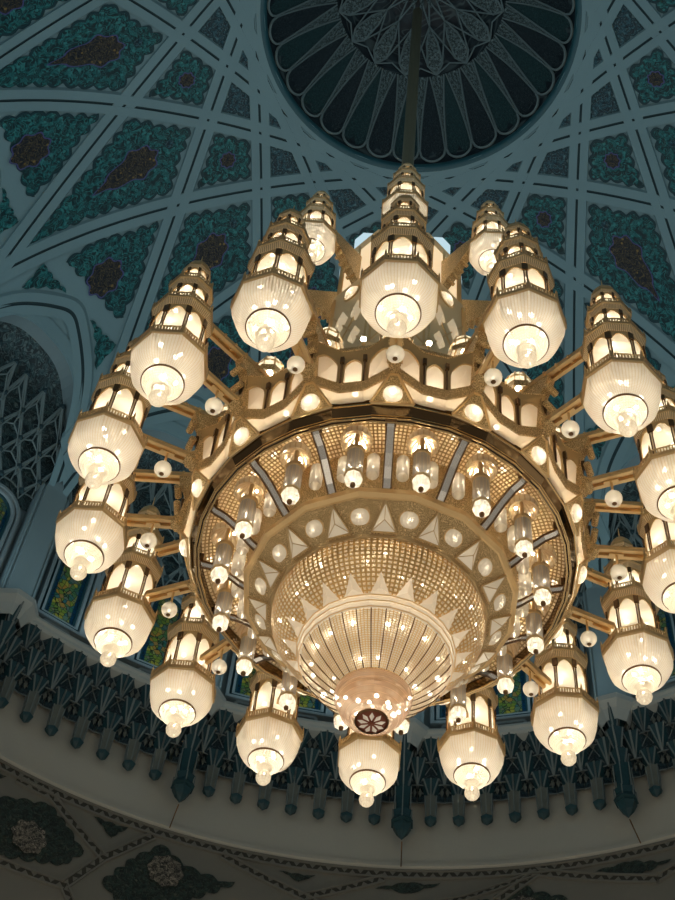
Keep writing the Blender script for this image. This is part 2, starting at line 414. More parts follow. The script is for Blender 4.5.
# --- upper dish
up = CMB(); up.lathe([(1.375, 13.70), (1.37, 13.60), (1.33, 13.46), (1.25, 13.33), (1.14, 13.22), (1.02, 13.14), (.95, 13.11)], 96); updish = up.build('upper_dish', 'dish_net', smooth=True)
b = CMB(); b.lathe([(1.38, 13.72), (1.385, 13.66), (1.36, 13.66)], 16, STEP / 2); b.build('dish_edge', 'old_gold', updish)
for k in range(20):
    th = 2 * PI * k / 20; r = Vector((math.sin(th), -math.cos(th), 0)); e = Vector((math.cos(th), math.sin(th), 0))
    A = r * 1.20 + Vector((0, 0, 13.255)); B = r * .99 + Vector((0, 0, 13.07)); ctr = r * 1.08 + Vector((0, 0, 13.09))
    b = CMB()
    for p, q in ((A, B - e * .12), (B - e * .12, B + e * .12), (B + e * .12, A)): b.add([p, q, ctr], [(0, 1, 2)])
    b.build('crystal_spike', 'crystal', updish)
for k in range(28):
    th = 2 * PI * (k + .4 * random.random()) / 28; rr, zz = random.choice([(1.30, 13.50), (1.24, 13.41), (1.14, 13.31)])
    b = CMB(); b.ico(pol(rr - .05, th, zz + .03), .022 + .014 * random.random()); b.build('bulb', 'spark', updish)
# --- lower dish
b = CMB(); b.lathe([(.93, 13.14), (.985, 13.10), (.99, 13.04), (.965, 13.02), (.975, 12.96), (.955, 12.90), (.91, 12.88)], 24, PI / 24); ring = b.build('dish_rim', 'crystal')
for z, r in ((13.07, .995), (12.99, .975), (12.90, .955)): b = CMB(); b.lathe([(r, z - .01), (r + .01, z), (r, z + .01)], 24, PI / 24); b.build('rim_wire', 'gold', ring)
lo = CMB(); lo.lathe([(.93, 12.90), (.88, 12.80), (.78, 12.66), (.66, 12.53), (.54, 12.42), (.46, 12.36)], 96, rf=lambda a, i: 1 + .006 * math.cos(a * 32)); lodish = lo.build('lower_dish', 'dish_flute', smooth=True)
for k in range(32):
    b = CMB(); th = 2 * PI * (k + .5) / 32
    P = [pol(r + .006, th, z - .008) for r, z in [(.93, 12.90), (.88, 12.80), (.78, 12.66), (.66, 12.53), (.54, 12.42), (.46, 12.36)]]
    b.tube(P, .007, 4); b.build('dish_rib', 'bronze', lodish)
for k in range(16): b = CMB(); b.ico(pol(.80 - .03 * random.random(), 2 * PI * (k + .5 * random.random()) / 16, 12.79 + .03 * random.random()), .026 + .018 * random.random()); b.build('bulb', 'spark', lodish)
for k in range(9): b = CMB(); b.ico(pol(.50, 2 * PI * (k + .5 * random.random()) / 9, 12.49), .022 + .014 * random.random()); b.build('bulb', 'spark', lodish)
# --- bottom bulb and rosette
b = CMB(); b.lathe([(.44, 12.37), (.475, 12.33), (.47, 12.27), (.44, 12.25)], 32); b.build('bulb_collar', 'rose_glass', smooth=True)
b = CMB(); b.lathe([(.44, 12.27), (.435, 12.20), (.40, 12.10), (.34, 12.02), (.26, 11.96), (.19, 11.935)], 40); bowl = b.build('bottom_bowl', 'rose_glass', smooth=True)
b = CMB()
for k in range(5):
    b = CMB(); b.ico(pol(.20, 2 * PI * k / 5 + .2, 12.16), .030); b.build('bulb', 'bowl_bulb', bowl)
b = CMB(); b.lathe([(.20, 11.95), (.19, 11.92), (.12, 11.905), (.03, 11.90), (.001, 11.90)], 32); ros = b.build('rosette', 'rosette', smooth=True)
for k in range(9):
    b = CMB(); th = 2 * PI * k / 9; A = pol(.04, th, 11.895); r = Vector((math.sin(th), -math.cos(th), 0)); e = Vector((math.cos(th), math.sin(th), 0))
    B = A + r * .13
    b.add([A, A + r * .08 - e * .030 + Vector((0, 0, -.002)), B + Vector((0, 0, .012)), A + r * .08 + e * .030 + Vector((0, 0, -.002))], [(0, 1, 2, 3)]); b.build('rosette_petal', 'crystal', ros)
b = CMB(); b.lathe([(.035, 11.90), (.03, 11.885), (.001, 11.882)], 12); b.build('rosette_button', 'rosette', ros)
b = CMB(); b.lathe([(.19, 11.94), (.205, 11.93), (.205, 11.92), (.19, 11.91)], 32); b.build('rosette_ring', 'bronze', ros)

# --- skirt of cream facets between the rim and the arcade bays
AM = R(3.3)
def zig(lo):          # one 22.5 degree sector around a mid azimuth: list of (angle, r, z)
    if lo: return [(-STEP / 2, 2.76, 15.24), (-AM, 2.68, 15.0), (AM, 2.68, 15.0), (STEP / 2, 2.76, 15.24)]
    return [(-STEP / 2, 2.86, 16.12), (-AM, 2.70, 15.92), (AM, 2.70, 15.92), (STEP / 2, 2.86, 16.12)]
b = CMB()
for k in range(16):
    t0 = TH(k + .5)
    top = [pol(r, t0 + a, z) for a, r, z in zig(True)]
    bot = [pol(2.585, t0 + a, 14.86) for a in (-STEP / 2, -AM, AM, STEP / 2)]
    for i in range(3): b.quad(bot[i], bot[i + 1], top[i + 1], top[i])
skirt = b.build('skirt', 'skirt_glass')
for k in range(16):
    th = TH(k); r = Vector((math.sin(th), -math.cos(th), 0)); e = Vector((math.cos(th), math.sin(th), 0))
    Bc = r * 2.60 + Vector((0, 0, 14.80)); Tc = r * 2.765 + Vector((0, 0, 15.22))
    v = (Tc - Bc).normalized(); n = e.cross(v).normalized()
    if n.dot(r) < 0: n = -n
    P = [Bc - e * .27, Bc + e * .27, Tc + e * .055, Tc - e * .055]
    b = CMB(); b.poly([q + n * .02 for q in P]); fr = b.build('lens_frame', 'fine_filigree')
    b = CMB()
    for i in range(4): b.bar(P[i] + n * .025, P[(i + 1) % 4] + n * .025, .028, .028)
    b.build('frame_edge', 'gold', fr)
    O = r * 2.65 + Vector((0, 0, 14.93)) + n * .03; K = 20; b = CMB()
    ring = [[O + n * hh + (e * math.cos(a) + v * math.sin(a)) * rr for a in [2 * PI * i / K for i in range(K)]] for rr, hh in ((.125, .0), (.12, .03), (.09, .06), (.045, .075), (.002, .08))]
    for i in range(4):
        for j in range(K): b.quad(ring[i][j], ring[i][(j + 1) % K], ring[i + 1][(j + 1) % K], ring[i + 1][j])
    b.build('lens', 'lens_glass', fr, smooth=True)
    b = CMB(); b.ico(O + n * .035, .022); b.build('lens_bulb', 'bulb', fr)
# --- arcade bays
for k in range(32): b = CMB(); b.ico(pol(2.12, TH(k / 2), 15.12), .05); b.build('soffit_fill_bulb', 'bulb', soff)  # bulbs added behind the gold net to brighten the soffit
for k in range(16): b = CMB(); b.ico(pol(2.55, TH(k), 15.0), .045); b.build('skirt_bulb', 'bulb', skirt)
for k in range(16):
    t0 = TH(k + .5)
    lo_ = [pol(r, t0 + a, z) for a, r, z in zig(True)]; hi_ = [pol(r, t0 + a, z) for a, r, z in zig(False)]
    bay = CMB()
    glassb = CMB(); fil = CMB(); cor = CMB(); cols = []
    for i in range(3):
        a, c, d, f = lo_[i], lo_[i + 1], hi_[i + 1], hi_[i]
        U = (c - a); N = U.cross(f - a).normalized()
        if N.dot(a - Vector((0, 0, a.z))) < 0: N = -N
        # sheared frame: arch in face coordinates (s,t) -> bilinear
        def P(s_, t_, h=0.0): return (a * (1 - s_) + c * s_) * (1 - t_) + (f * (1 - s_) + d * s_) * t_ + N * h
        glassb.quad(P(.04, .1, -.02), P(.96, .1, -.02), P(.96, .95, -.02), P(.04, .95, -.02))
        inn = [(.13, .20)]; K = 10
        for j in range(K + 1):
            an = PI - PI * j / K
            inn.append((.5 + .37 * math.cos(an), .56 + .24 * math.sin(an) ** .8 * (1 + .05 * math.cos(an * 4))))
        inn.append((.87, .20))
        outp = [(0.0, .20)] + [(0.0, .56)] + [(0.0 if q[0] < .3 else 1.0 if q[0] > .7 else (q[0] - .3) / .4, .86 if .3 <= q[0] <= .7 else .56 + (.86 - .56) * min(1, abs(q[0] - .5) and (q[1] - .56) / .2)) for q in inn[2:-2]] + [(1.0, .56)] + [(1.0, .20)]
        for j in range(len(inn) - 1):
            bay.quad(P(*outp[j], .012), P(*inn[j], .012), P(*inn[j + 1], .012), P(*outp[j + 1], .012))
            bay.quad(P(*inn[j], .012), P(*inn[j], -.02), P(*inn[j + 1], -.02), P(*inn[j + 1], .012))
        bay.quad(P(0, .84, .012), P(1, .84, .012), P(1, 1, .03), P(0, 1, .03))
        fil.quad(P(0, 0, .02), P(1, 0, .02), P(1, .20, .03), P(0, .20, .03)); fil.quad(P(0, .20, .03), P(1, .20, .03), P(1, .20, 0), P(0, .20, 0))
        fil.bar(P(0, 0, .02), P(1, 0, .02), .03, .03)
        # cornice above the arches
        up3 = [hi_[i], hi_[i + 1]]
        q0, q1 = hi_[i] * 1.0, hi_[i + 1] * 1.0
        inn0 = Vector((q0.x * .90, q0.y * .90, q0.z + .22)); inn1 = Vector((q1.x * .90, q1.y * .90, q1.z + .22))
        o0 = Vector((q0.x * 1.015, q0.y * 1.015, q0.z + .02)); o1 = Vector((q1.x * 1.015, q1.y * 1.015, q1.z + .02))
        cor.quad(P(0, 1, .02), P(1, 1, .02), o1, o0); cor.quad(o0, o1, inn1, inn0)
        for s_ in ((0.02, .98) if i == 1 else (.02,) if i == 0 else (.98,)):
            col = CMB(); col.tube([P(s_, .2, .03), P(s_, .72, .03)], .014, 6); col.bar(P(s_, .70, .03), P(s_, .84, .03), .05, .05); cols.append(col)
    by = bay.build('arcade_bay', 'old_gold'); glassb.build('arch_pane', 'cream_glass', by); fil.build('filigree_band', 'filigree', by); cor.build('cornice', 'fine_filigree', by)
    for col in cols: col.build('colonnette', 'bronze', by)
    b = CMB(); b.ico(pol(2.45, t0, 15.3), .045); b.build('bay_bulb', 'bulb', by)
# --- roof, turrets and upper storeys
b = CMB(); b.lathe([(2.66, 15.95), (2.58, 16.3), (2.45, 16.48), (2.15, 16.62)], 32, STEP / 4); b.build('sloping_roof', 'fine_filigree')
b = CMB(); b.lathe([(2.15, 16.62), (1.95, 17.1), (1.55, 17.6), (1.30, 18.3), (1.20, 18.7)], 16, STEP / 2); sto = b.build('middle_storey', 'pale_gold')
for k in range(16):
    b = CMB(); b.tube([pol(r_ + .02, TH(k + .5), z_) for r_, z_ in ((2.15, 16.62), (1.95, 17.1), (1.55, 17.6), (1.30, 18.3), (1.20, 18.7))], .028, 5); b.build('storey_rib', 'old_gold', sto)
for k in range(16): b = CMB(); b.tube([pol(2.20, TH(k + .5), 16.60), pol(2.30, TH(k + .5), 16.86)], .03, 6); st = b.build('storey_fill_lamp', 'gold', sto); b = CMB(); b.ico(pol(2.32, TH(k + .5), 16.92), .045); b.build('storey_bulb', 'bulb', st)  # bulbs on added stems, enlarged to brighten the shaded storey
for k in range(16): b = CMB(); b.ico(pol(1.74, TH(k), 17.46), .034); b.build('storey_bulb', 'bulb', sto)
for r_, z_ in ((2.06, 16.85), (1.75, 17.36), (1.42, 17.98)):
    b = CMB(); b.lathe([(r_ - .02, z_ + .05), (r_ + .05, z_ + .03), (r_ + .05, z_ - .02), (r_, z_ - .05)], 16, STEP / 2); b.build('storey_ring', 'gold', sto)
b = CMB(); b.lathe([(1.22, 18.65), (1.27, 18.72), (1.22, 18.8), (1.20, 21.2), (1.22, 21.3), (1.13, 21.4), (1.10, 22.75), (1.16, 22.85), (1.0, 22.9)], 8, STEP); twr = b.build('upper_tower', 'pale_gold')
for k in range(16):
    th = TH(k); r = Vector((math.sin(th), -math.cos(th), 0)); e = Vector((math.cos(th), math.sin(th), 0)); z = Vector((0, 0, 1))
    # turret dome above each arm
    c = r * 2.45
    b = CMB(); b.lathe([(.24, 16.50), (.25, 16.62), (.22, 16.64)], 8, th + PI / 8, (c.x, c.y)); tu = b.build('turret', 'filigree')
    b = CMB(); b.lathe([(.185, 16.64), (.185, 16.82), (.175, 16.88), (.14, 16.98), (.08, 17.05), (.02, 17.08)], 16, th, (c.x, c.y), rf=lambda a, i: 1 + .04 * abs(math.cos(a * 4))); b.build('turret_dome', 'window_glass', tu)
    b = CMB()
    for j in range(8):
        a = th + j * PI / 4 + PI / 8
        b.tube([pol(q * 1.04, a, zz, (c.x, c.y)) for q, zz in [(.185, 16.64), (.185, 16.82), (.175, 16.88), (.14, 16.98), (.08, 17.05), (.02, 17.08)]], .014, 5)
    b.lathe([(.20, 16.80), (.21, 16.83), (.19, 16.85)], 8, th + PI / 8, (c.x, c.y))
    b.tube([(c.x, c.y, 17.05), (c.x, c.y, 17.17)], .02, 6)
    b.build('turret_rib', 'gold', tu)
    b = CMB(); b.ico((c.x, c.y, 16.76), .05); b.build('turret_bulb', 'bulb', tu)
    # crystal petals on the sloping storey, between the turrets and above them
    b = CMB()
    for (rr, zz, da, hh, ww) in ((2.02, 17.0, STEP / 2, .24, .20), (1.62, 17.55, 0, .26, .17), (1.36, 18.2, STEP / 2, .26, .14)):
        rv = Vector((math.sin(th + da), -math.cos(th + da), 0)); ev = Vector((math.cos(th + da), math.sin(th + da), 0))
        O = rv * rr + z * zz; v = (rv * -.62 + z * .78)
        q = [O + v * hh, O + ev * ww, O - v * hh * .9, O - ev * ww]; tip = O + rv * .09 + z * -.02
        for i in range(4): b.add([q[i], q[(i + 1) % 4], tip], [(0, 1, 2)])
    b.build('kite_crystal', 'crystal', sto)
for k in range(0, 16, 2):
    th = TH(k); r = Vector((math.sin(th), -math.cos(th), 0)); e = Vector((math.cos(th), math.sin(th), 0)); z = Vector((0, 0, 1))
    A = 1.21 * math.cos(PI / 8)
    b = CMB()
    for zz, hh in ((19.35, .34), (20.15, .38)):
        for s_ in (-1, 1):
            O = r * A + e * s_ * .17 + z * zz
            q = [O + z * hh, O + e * .15, O - z * hh * .85, O - e * .15]; tip = O + r * .08
            for i in range(4): b.add([q[i], q[(i + 1) % 4], tip], [(0, 1, 2)])
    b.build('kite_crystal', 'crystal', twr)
    b = CMB(); O = r * (A - .005) + z * 20.95; K = 16; n = r; v = z
    ring = [[O + n * hh + (e * math.cos(a) + v * math.sin(a)) * rr for a in [2 * PI * i / K for i in range(K)]] for rr, hh in ((.15, .0), (.14, .04), (.10, .07), (.045, .085), (.002, .09))]
    for i in range(4):
        for j in range(K): b.quad(ring[i][j], ring[i][(j + 1) % K], ring[i + 1][(j + 1) % K], ring[i + 1][j])
    b.build('tower_lens', 'lens_glass', twr, smooth=True)
    b = CMB(); b.ico(O + n * .035, .022); b.build('lens_bulb', 'bulb', twr)
    b = CMB(); b.tube([O + n * .01 + (e * math.cos(2 * PI * i / K) + v * math.sin(2 * PI * i / K)) * .165 for i in range(K + 1)], .02, 5)
    for s_ in (-1, 1):
        b.bar(r * A + e * s_ * .42 + z * 18.8, r * A + e * s_ * .42 + z * 21.2, .05, .04)
        b.bar(r * A + e * s_ * .40 + z * 20.55, r * A + z * 19.75, .035, .03); b.bar(r * A + e * s_ * .40 + z * 18.9, r * A + z * 19.75, .035, .03)
    b.build('face_moulding', 'gold', twr)
    A2 = 1.12 * math.cos(PI / 8)
    for s_ in (-1, 1):
        b = CMB(); b.box(r * A2 + e * s_ * .185 + z * 22.05, e * .15, r * .02, z * .58); b.build('lit_panel', 'panel_glass', twr)
    b = CMB()
    for x in (-.39, 0, .39): b.bar(r * (A2 + .02) + e * x + z * 21.4, r * (A2 + .02) + e * x + z * 22.75, .05, .04)
    b.build('panel_frame', 'gold', twr)
    c = r * .86
    b = CMB(); b.lathe([(.27, 22.88), (.27, 23.12), (.20, 23.20), (.02, 23.22)], 8, th + PI / 8, (c.x, c.y)); b.build('cold_light_cap', 'cold_glass', twr)
b = CMB(); b.lathe([(1.0, 22.9), (.58, 22.95), (.55, 23.4), (.3, 23.6), (.2, 23.9), (.13, 24.2)], 16); b.build('tower_top', 'filigree')

# --- arms
def rail(b, r, e, R0, R1, z0, z1, w=.05, h=.06, gap=.11):
    for s_ in (-1, 1):
        b.bar(r * R0 + e * s_ * gap / 2 + Vector((0, 0, z0)), r * R1 + e * s_ * gap / 2 + Vector((0, 0, z1)), w, h)
    b.bar(r * R0 + Vector((0, 0, z0 + .05)), r * R1 + Vector((0, 0, z1 + .05)), gap + w, .02)
for k in range(16):
    th = TH(k); r = Vector((math.sin(th), -math.cos(th), 0)); e = Vector((math.cos(th), math.sin(th), 0)); z = Vector((0, 0, 1))
    b = CMB(); rail(b, r, e, 2.4, 3.68, 16.5, 16.5)
    for i in range(4): b.bar(r * (2.75 + .2 * i) + e * -.1 + z * 16.53, r * (2.75 + .2 * i) + e * .1 + z * 16.53, .03, .05)
    b.build('upper_arm', 'gold')
    b = CMB(); rail(b, r, e, 2.8, 3.62, 15.44, 15.44)
    b.tube([r * 3.2 + z * 15.42, r * 3.2 + z * 15.13], .018, 6)
    b.bar(r * 3.1 + z * 15.40, r * 3.3 + z * 15.40, .05, .03)
    b.build('lower_arm', 'gold')
    # ornate bracket between the arms at the body
    b = CMB()
    P = [(2.70, 15.30), (2.84, 15.30), (2.88, 15.38), (2.96, 15.40), (2.95, 15.50), (2.86, 15.58), (2.84, 15.9), (2.86, 16.15), (2.95, 16.30), (3.0, 16.46), (2.4, 16.46), (2.5, 15.8)]
    for s_ in (-1, 1): b.poly([r * q[0] + e * s_ * .075 + z * q[1] for q in P])
    for i in range(len(P)):
        q, w = P[i], P[(i + 1) % len(P)]
        b.quad(r * q[0] - e * .075 + z * q[1], r * q[0] + e * .075 + z * q[1], r * w[0] + e * .075 + z * w[1], r * w[0] - e * .075 + z * w[1])
    for i in range(3): b.tube([r * (2.88 + .05 * i) + e * -.10 + z * (15.42 + .38 * i), r * (2.88 + .05 * i) + e * .10 + z * (15.42 + .38 * i)], .05, 8)
    b.build('arm_bracket', 'fine_filigree')
UPPER = (0, 2, 4, 12, 14)
for k in UPPER:
    th = TH(k); r = Vector((math.sin(th), -math.cos(th), 0)); e = Vector((math.cos(th), math.sin(th), 0)); z = Vector((0, 0, 1))
    b = CMB()
    P = [(1.05, 21.35), (1.25, 21.55), (1.42, 21.72), (1.6, 21.92), (1.78, 22.02), (1.85, 22.3), (1.6, 22.32), (1.05, 22.30)]
    for s_ in (-1, 1): b.poly([r * q[0] + e * s_ * .07 + z * q[1] for q in P])
    for i in range(len(P)):
        q, w = P[i], P[(i + 1) % len(P)]
        b.quad(r * q[0] - e * .07 + z * q[1], r * q[0] + e * .07 + z * q[1], r * w[0] + e * .07 + z * w[1], r * w[0] - e * .07 + z * w[1])
    for i in range(6): b.tube([r * (1.2 + .1 * i) + e * -.09 + z * (21.48 + .1 * i), r * (1.2 + .1 * i) + e * .09 + z * (21.48 + .1 * i)], .035, 6)
    b.build('upper_bracket', 'filigree')

# ================================================================== LARGE LANTERNS
LZ = 14.15
def lantern_proto(label, group):
    t = thing('tiered_lantern', label, 'lantern', (0, 0, 0), 0, group)
    def Z(p): return [(r, z - LZ) for r, z in p]
    OC = PI / 8
    def octo(frac):
        def f(a, i):
            a = (a + OC) % (PI / 4) - PI / 8            # 0 at face middle? vertices at 22.5+45k
            w = frac[i]
            # polygon radius with vertices at 22.5 + 45k
            x = (a - 0) ; g = math.cos(PI / 8) / math.cos(((x + PI / 8) % (PI / 4)) - PI / 8)
            return 1 + (g - 1) * w
        return f
    b = MB(); b.sphere((0, 0, 14.265 - LZ), .115, 12, 8); cbl = b.build('crystal_ball', 'ball_crystal', t)
    b = MB(); b.ico((0, 0, 14.345 - LZ), .014); b.build('ball_fill_bulb', 'bulb', cbl)  # bulb added in the ball to brighten the crystal
    b = MB(); b.lathe(Z([(.05, 14.355), (.075, 14.37), (.085, 14.41), (.12, 14.45)]), 16); b.build('ball_collar', 'cap_glass', cbl, True)
    b = MB(); b.lathe(Z([(.10, 14.44), (.17, 14.465), (.23, 14.52), (.262, 14.60)]), 40); lcp = b.build('lower_cap', 'cap_glass', t, True)
    b = MB(); b.lathe(Z([(.262, 14.585), (.276, 14.595), (.276, 14.612), (.262, 14.62)]), 40); b.build('cap_ring', 'bronze', lcp, True)
    pr = [(.265, 14.61), (.33, 14.645), (.39, 14.70), (.435, 14.77), (.468, 14.86), (.485, 14.95), (.49, 15.03)]
    fr = [0, .1, .2, .35, .55, .8, 1.0]
    b = MB(); b.lathe(Z(pr), 64, 0, rf=octo(fr)); gbw = b.build('glass_bowl', 'bowl_glass', t, True)
    for k in range(6): a = k * PI / 3 + .3; b = MB(); b.ico((.22 * math.sin(a), -.22 * math.cos(a), (14.93 if k % 2 else 14.80) - LZ), .036); b.build('bowl_bulb', 'bowl_bulb', gbw)
    for q, rb_ in (((.05, -.04, 14.64 - LZ), .050), ((-.09, .06, 14.66 - LZ), .040)): b = MB(); b.ico(q, rb_); b.build('bowl_bulb', 'bowl_bulb', gbw)
    def rim(r, z, h, teeth, over):
        b = MB()
        b.lathe(Z([(r - .09, z - .05), (r - .01, z - .02), (r + .012, z), (r + .012, z + h * .55), (r - .02, z + h * .6), (r - .06, z + h * .6)]), 8, OC)
        for k in range(8):
            a = OC + k * PI / 4; p, q = pol(r + .002, a, z + h - LZ), pol(r + .002, a + PI / 4, z + h - LZ)
            d = (q - p) / teeth
            for j in range(teeth):
                o = p + d * (j + .5); b.box(o, d * .28, Vector((-d.y, d.x, 0)).normalized() * .010, Vector((0, 0, h * .42)))
            b.bar(p + Vector((0, 0, h * .42)), q + Vector((0, 0, h * .42)), .016, .016)
            b.tube([p - Vector((0, 0, h * .4)), p + Vector((0, 0, h * .9)), p + Vector((0, 0, h * 1.6))], .016, 5, [1, 1, .1])
        return b
    rim(.50, 15.05, .11, 10, 0).build('balustrade', 'old_gold', t)
    def tier(rw, z0, z1, rr, zs, name):
        """octagonal arched storey with wall radius rw from z0 to z1, then a flared soffit up to radius rr at zs"""
        g = MB(); g.lathe(Z([(rw - .02, z0), (rw - .02, z1)]), 8, OC); gst = g.build('storey', 'window_glass', t)
        f = MB(); w = 2 * rw * math.sin(PI / 8); h = z1 - z0
        for k in range(8):
            a = k * PI / 4; N = Vector((math.sin(a), -math.cos(a), 0)); U = Vector((math.cos(a), math.sin(a), 0))
            f.arch(N * (rw * math.cos(PI / 8) - .006) + Vector((0, 0, z0 - LZ)), U, (0, 0, 1), N, w, h, w * .88, h * .05, h * .66, h * .94, .012, 1)
            A = pol(rw + .012, a + PI / 8, 0); c = MB()
            for s_ in (-1, 1):
                T = Vector((math.cos(a + PI / 8), math.sin(a + PI / 8), 0)) * s_ * w * .07
                c.tube([A + T + Vector((0, 0, z0 - LZ)), A + T + Vector((0, 0, z0 + h * .72 - LZ))], .009, 5)
            c.box(A + Vector((0, 0, z0 + h * .84 - LZ)), Vector((math.cos(a + PI / 8), math.sin(a + PI / 8), 0)) * w * .13, N * .012, Vector((0, 0, h * .09))); c.build('colonnette', 'bronze', gst)
        f.build('arch_frame', 'gold', gst)
        s_ = MB(); s_.lathe(Z([(rw - .02, z1 - .01), (rw + .012, z1), (rw + (rr - rw) * .55, z1 + (zs - z1) * .35), (rr, zs)]), 8, OC); s_.build('soffit', 'fluted_gold', gst)
        for k in range(4): a = k * PI / 2 + .5; b = MB(); b.ico((rw * .55 * math.sin(a), -rw * .55 * math.cos(a), z0 + (z1 - z0) * .55 - LZ), .030 + .022 * rw); b.build('storey_bulb', 'bulb', gst)
    tier(.365, 15.13, 16.00, .415, 16.10, 1)
    rim(.415, 16.11, .09, 9, 0).build('balustrade', 'old_gold', t)
    tier(.265, 16.17, 16.75, .30, 16.84, 2)
    rim(.305, 16.85, .08, 7, 0).build('balustrade', 'old_gold', t)
    tier(.180, 16.90, 17.36, .205, 17.41, 3)
    b = MB(); b.lathe(Z([(.195, 17.40), (.207, 17.42), (.207, 17.455), (.18, 17.465)]), 8, OC); b.build('top_ring', 'old_gold', t)
    b = MB(); b.lathe(Z([(.175, 17.46), (.17, 17.53), (.145, 17.61), (.10, 17.68), (.05, 17.725), (.02, 17.74)]), 32, rf=lambda a, i: 1 + .05 * abs(math.sin(a * 4))); tdm = b.build('top_dome', 'gold', t, True)
    b = MB(); b.lathe(Z([(.02, 17.73), (.035, 17.76), (.02, 17.79), (.012, 17.82), (.003, 18.02)]), 8); b.build('finial', 'gold', tdm)
    return t

pro = lantern_proto('x', 'large tiered lanterns around the main ring')
index_children()
LAB = ['large lit lantern at the top centre of the main ring, hiding the upper body',
 'large lantern high on the left, first left of the top centre one',
 'large lantern on the upper left, second to the left of the top centre one',
 'large lantern on the left side, its foot hanging in front of the one below it',
 'leftmost large lantern, its top hidden behind the lantern above it',
 'large lantern lower left, hanging in front of the stained glass windows',
 'large lantern lower left with its crown just outside the brass rim, over the cornice',
 'large lantern at the bottom left, crown hidden behind the crown band, over the corbels',
 'large lantern at the bottom centre, straight below the red rosette',
 'large lantern at the bottom right of centre, right of the one below the rosette',
 'large lantern on the lower right, dome top peeping past the brass rim',
 'large lantern on the lower right with a globe in front of its upper storey',
 'large lantern on the right side, directly above the lantern with a globe before its storey',
 'large lantern on the right side, directly below the upper right one seen on dark tile',
 'large lantern on the upper right, all storeys seen against the dark dome panel',
 'large lantern high on the right, first right of the top centre one']
order = [0, 15, 14, 13, 12, 11, 10, 9, 8, 7, 6, 5, 4, 3, 2, 1]
LABK = {0: 0, 1: 1, 2: 2, 3: 3, 4: 4, 5: 5, 6: 6, 7: 7, 8: 8, 9: 9, 10: 10, 12: 12, 13: 13, 14: 14, 15: 15, 11: 11}
for k in range(16):
    p = pol(4.0, TH(k), LZ)
    if k == 0: o = pro; o.location = p; o.rotation_euler = (0, 0, TH(0)); o['label'] = LAB[0]
    else: o = dup(pro, p, TH(k), LAB[LABK[k]])
ULAB = {0: 'smaller lantern at the very top centre, just below the suspension rod', 2: 'smaller upper lantern on the left of the core, behind the high left lantern',
        14: 'smaller upper lantern on the right of the core, behind the high right lantern', 4: 'smaller upper lantern far left of the core, almost hidden behind the high left lantern',
        12: 'smaller upper lantern far right of the core, almost hidden behind the high right lantern'}
for k in UPPER:
    o = dup(pro, pol(2.10, TH(k), 20.75), TH(k), ULAB[k]); o['group'] = 'upper lanterns around the core'; o.scale = (.80, .80, .70)

# ================================================================== SMALL PENDANT LAMPS UNDER THE RIM
SZ = 13.76
def small_proto():
    t = thing('pendant_lamp', 'x', 'pendant lamp', (0, 0, 0), 0, 'small pendant lamps under the brass rim')
    def Z(p): return [(r, z - SZ) for r, z in p]
    b = MB(); b.lathe(Z([(.001, 13.76), (.03, 13.765), (.035, 13.79), (.03, 13.815)]), 10); b.build('tip', 'bronze', t, True)
    b = MB(); b.lathe(Z([(.03, 13.81), (.07, 13.815), (.108, 13.86), (.115, 13.92), (.10, 13.975)]), 8); lcp = b.build('light_cap', 'opal_glass', t)
    b = MB(); b.ico((0, 0, 13.90 - SZ), .026); b.build('cap_bulb', 'bulb', lcp)
    b = MB(); b.lathe(Z([(.10, 13.965), (.122, 13.975), (.122, 13.995), (.10, 14.0)]), 8); b.build('lower_collar', 'old_gold', t)
    b = MB(); b.lathe(Z([(.10, 14.43), (.118, 14.45), (.118, 14.50), (.09, 14.52), (.03, 14.52), (.03, 14.86)]), 16); b.build('stem', 'old_gold', t)
    b = MB(); b.lathe(Z([(.10, 14.0), (.104, 14.2), (.10, 14.44)]), 42, rf=lambda a, i: 1 + .06 * abs(math.cos(a * 7))); fbd = b.build('fluted_body', 'flute_glass', t, True)
    for k in range(3): a = k * 2.1; b = MB(); b.ico((.078 * math.sin(a), .078 * math.cos(a), 14.14 - SZ), .010); b.build('bulb', 'bulb', fbd)
    b = MB(); b.lathe(Z([(.055, 14.0), (.06, 14.22), (.055, 14.44)]), 12); b.build('inner_sleeve', 'silver', fbd, True)
    return t
sp = small_proto(); index_children()
SL = ['small silver pendant lamp under the brass rim, left of the topmost strap',
 'small pendant lamp under the rim, second to the left of the topmost strap',
 'small pendant lamp under the upper left of the rim, third left of the topmost strap',
 'small pendant lamp at the left of the rim, upper of the two closest together there',
 'small pendant lamp at the left of the rim, lower of the two closest together there',
 'small pendant lamp below the rim on the lower left, beside a white wall light',
 'small pendant lamp lower left, hanging in front of the bottom left lantern',
 'small pendant lamp with round white cap just left of the red rosette',
 'small pendant lamp with round white cap just right of the red rosette',
 'small pendant lamp lower right, hanging in front of the bottom right lantern',
 'small pendant lamp lower right, against the dark wall left of a globe',
 'small pendant lamp on the lower right, beside the end of the brass rim',
 'small pendant lamp right of the crown band, lower of the two closest together',
 'small pendant lamp right of the crown band, upper of the two closest together',
 'small pendant lamp under the upper right of the rim, second right of the topmost strap',
 'small silver pendant lamp under the brass rim, right of the topmost strap']
for k in range(16):
    p = pol(2.11, TH(k + .5), SZ)
    if k == 0: sp.location = p; sp['label'] = SL[0]
    else: dup(sp, p, TH(k + .5), SL[k])

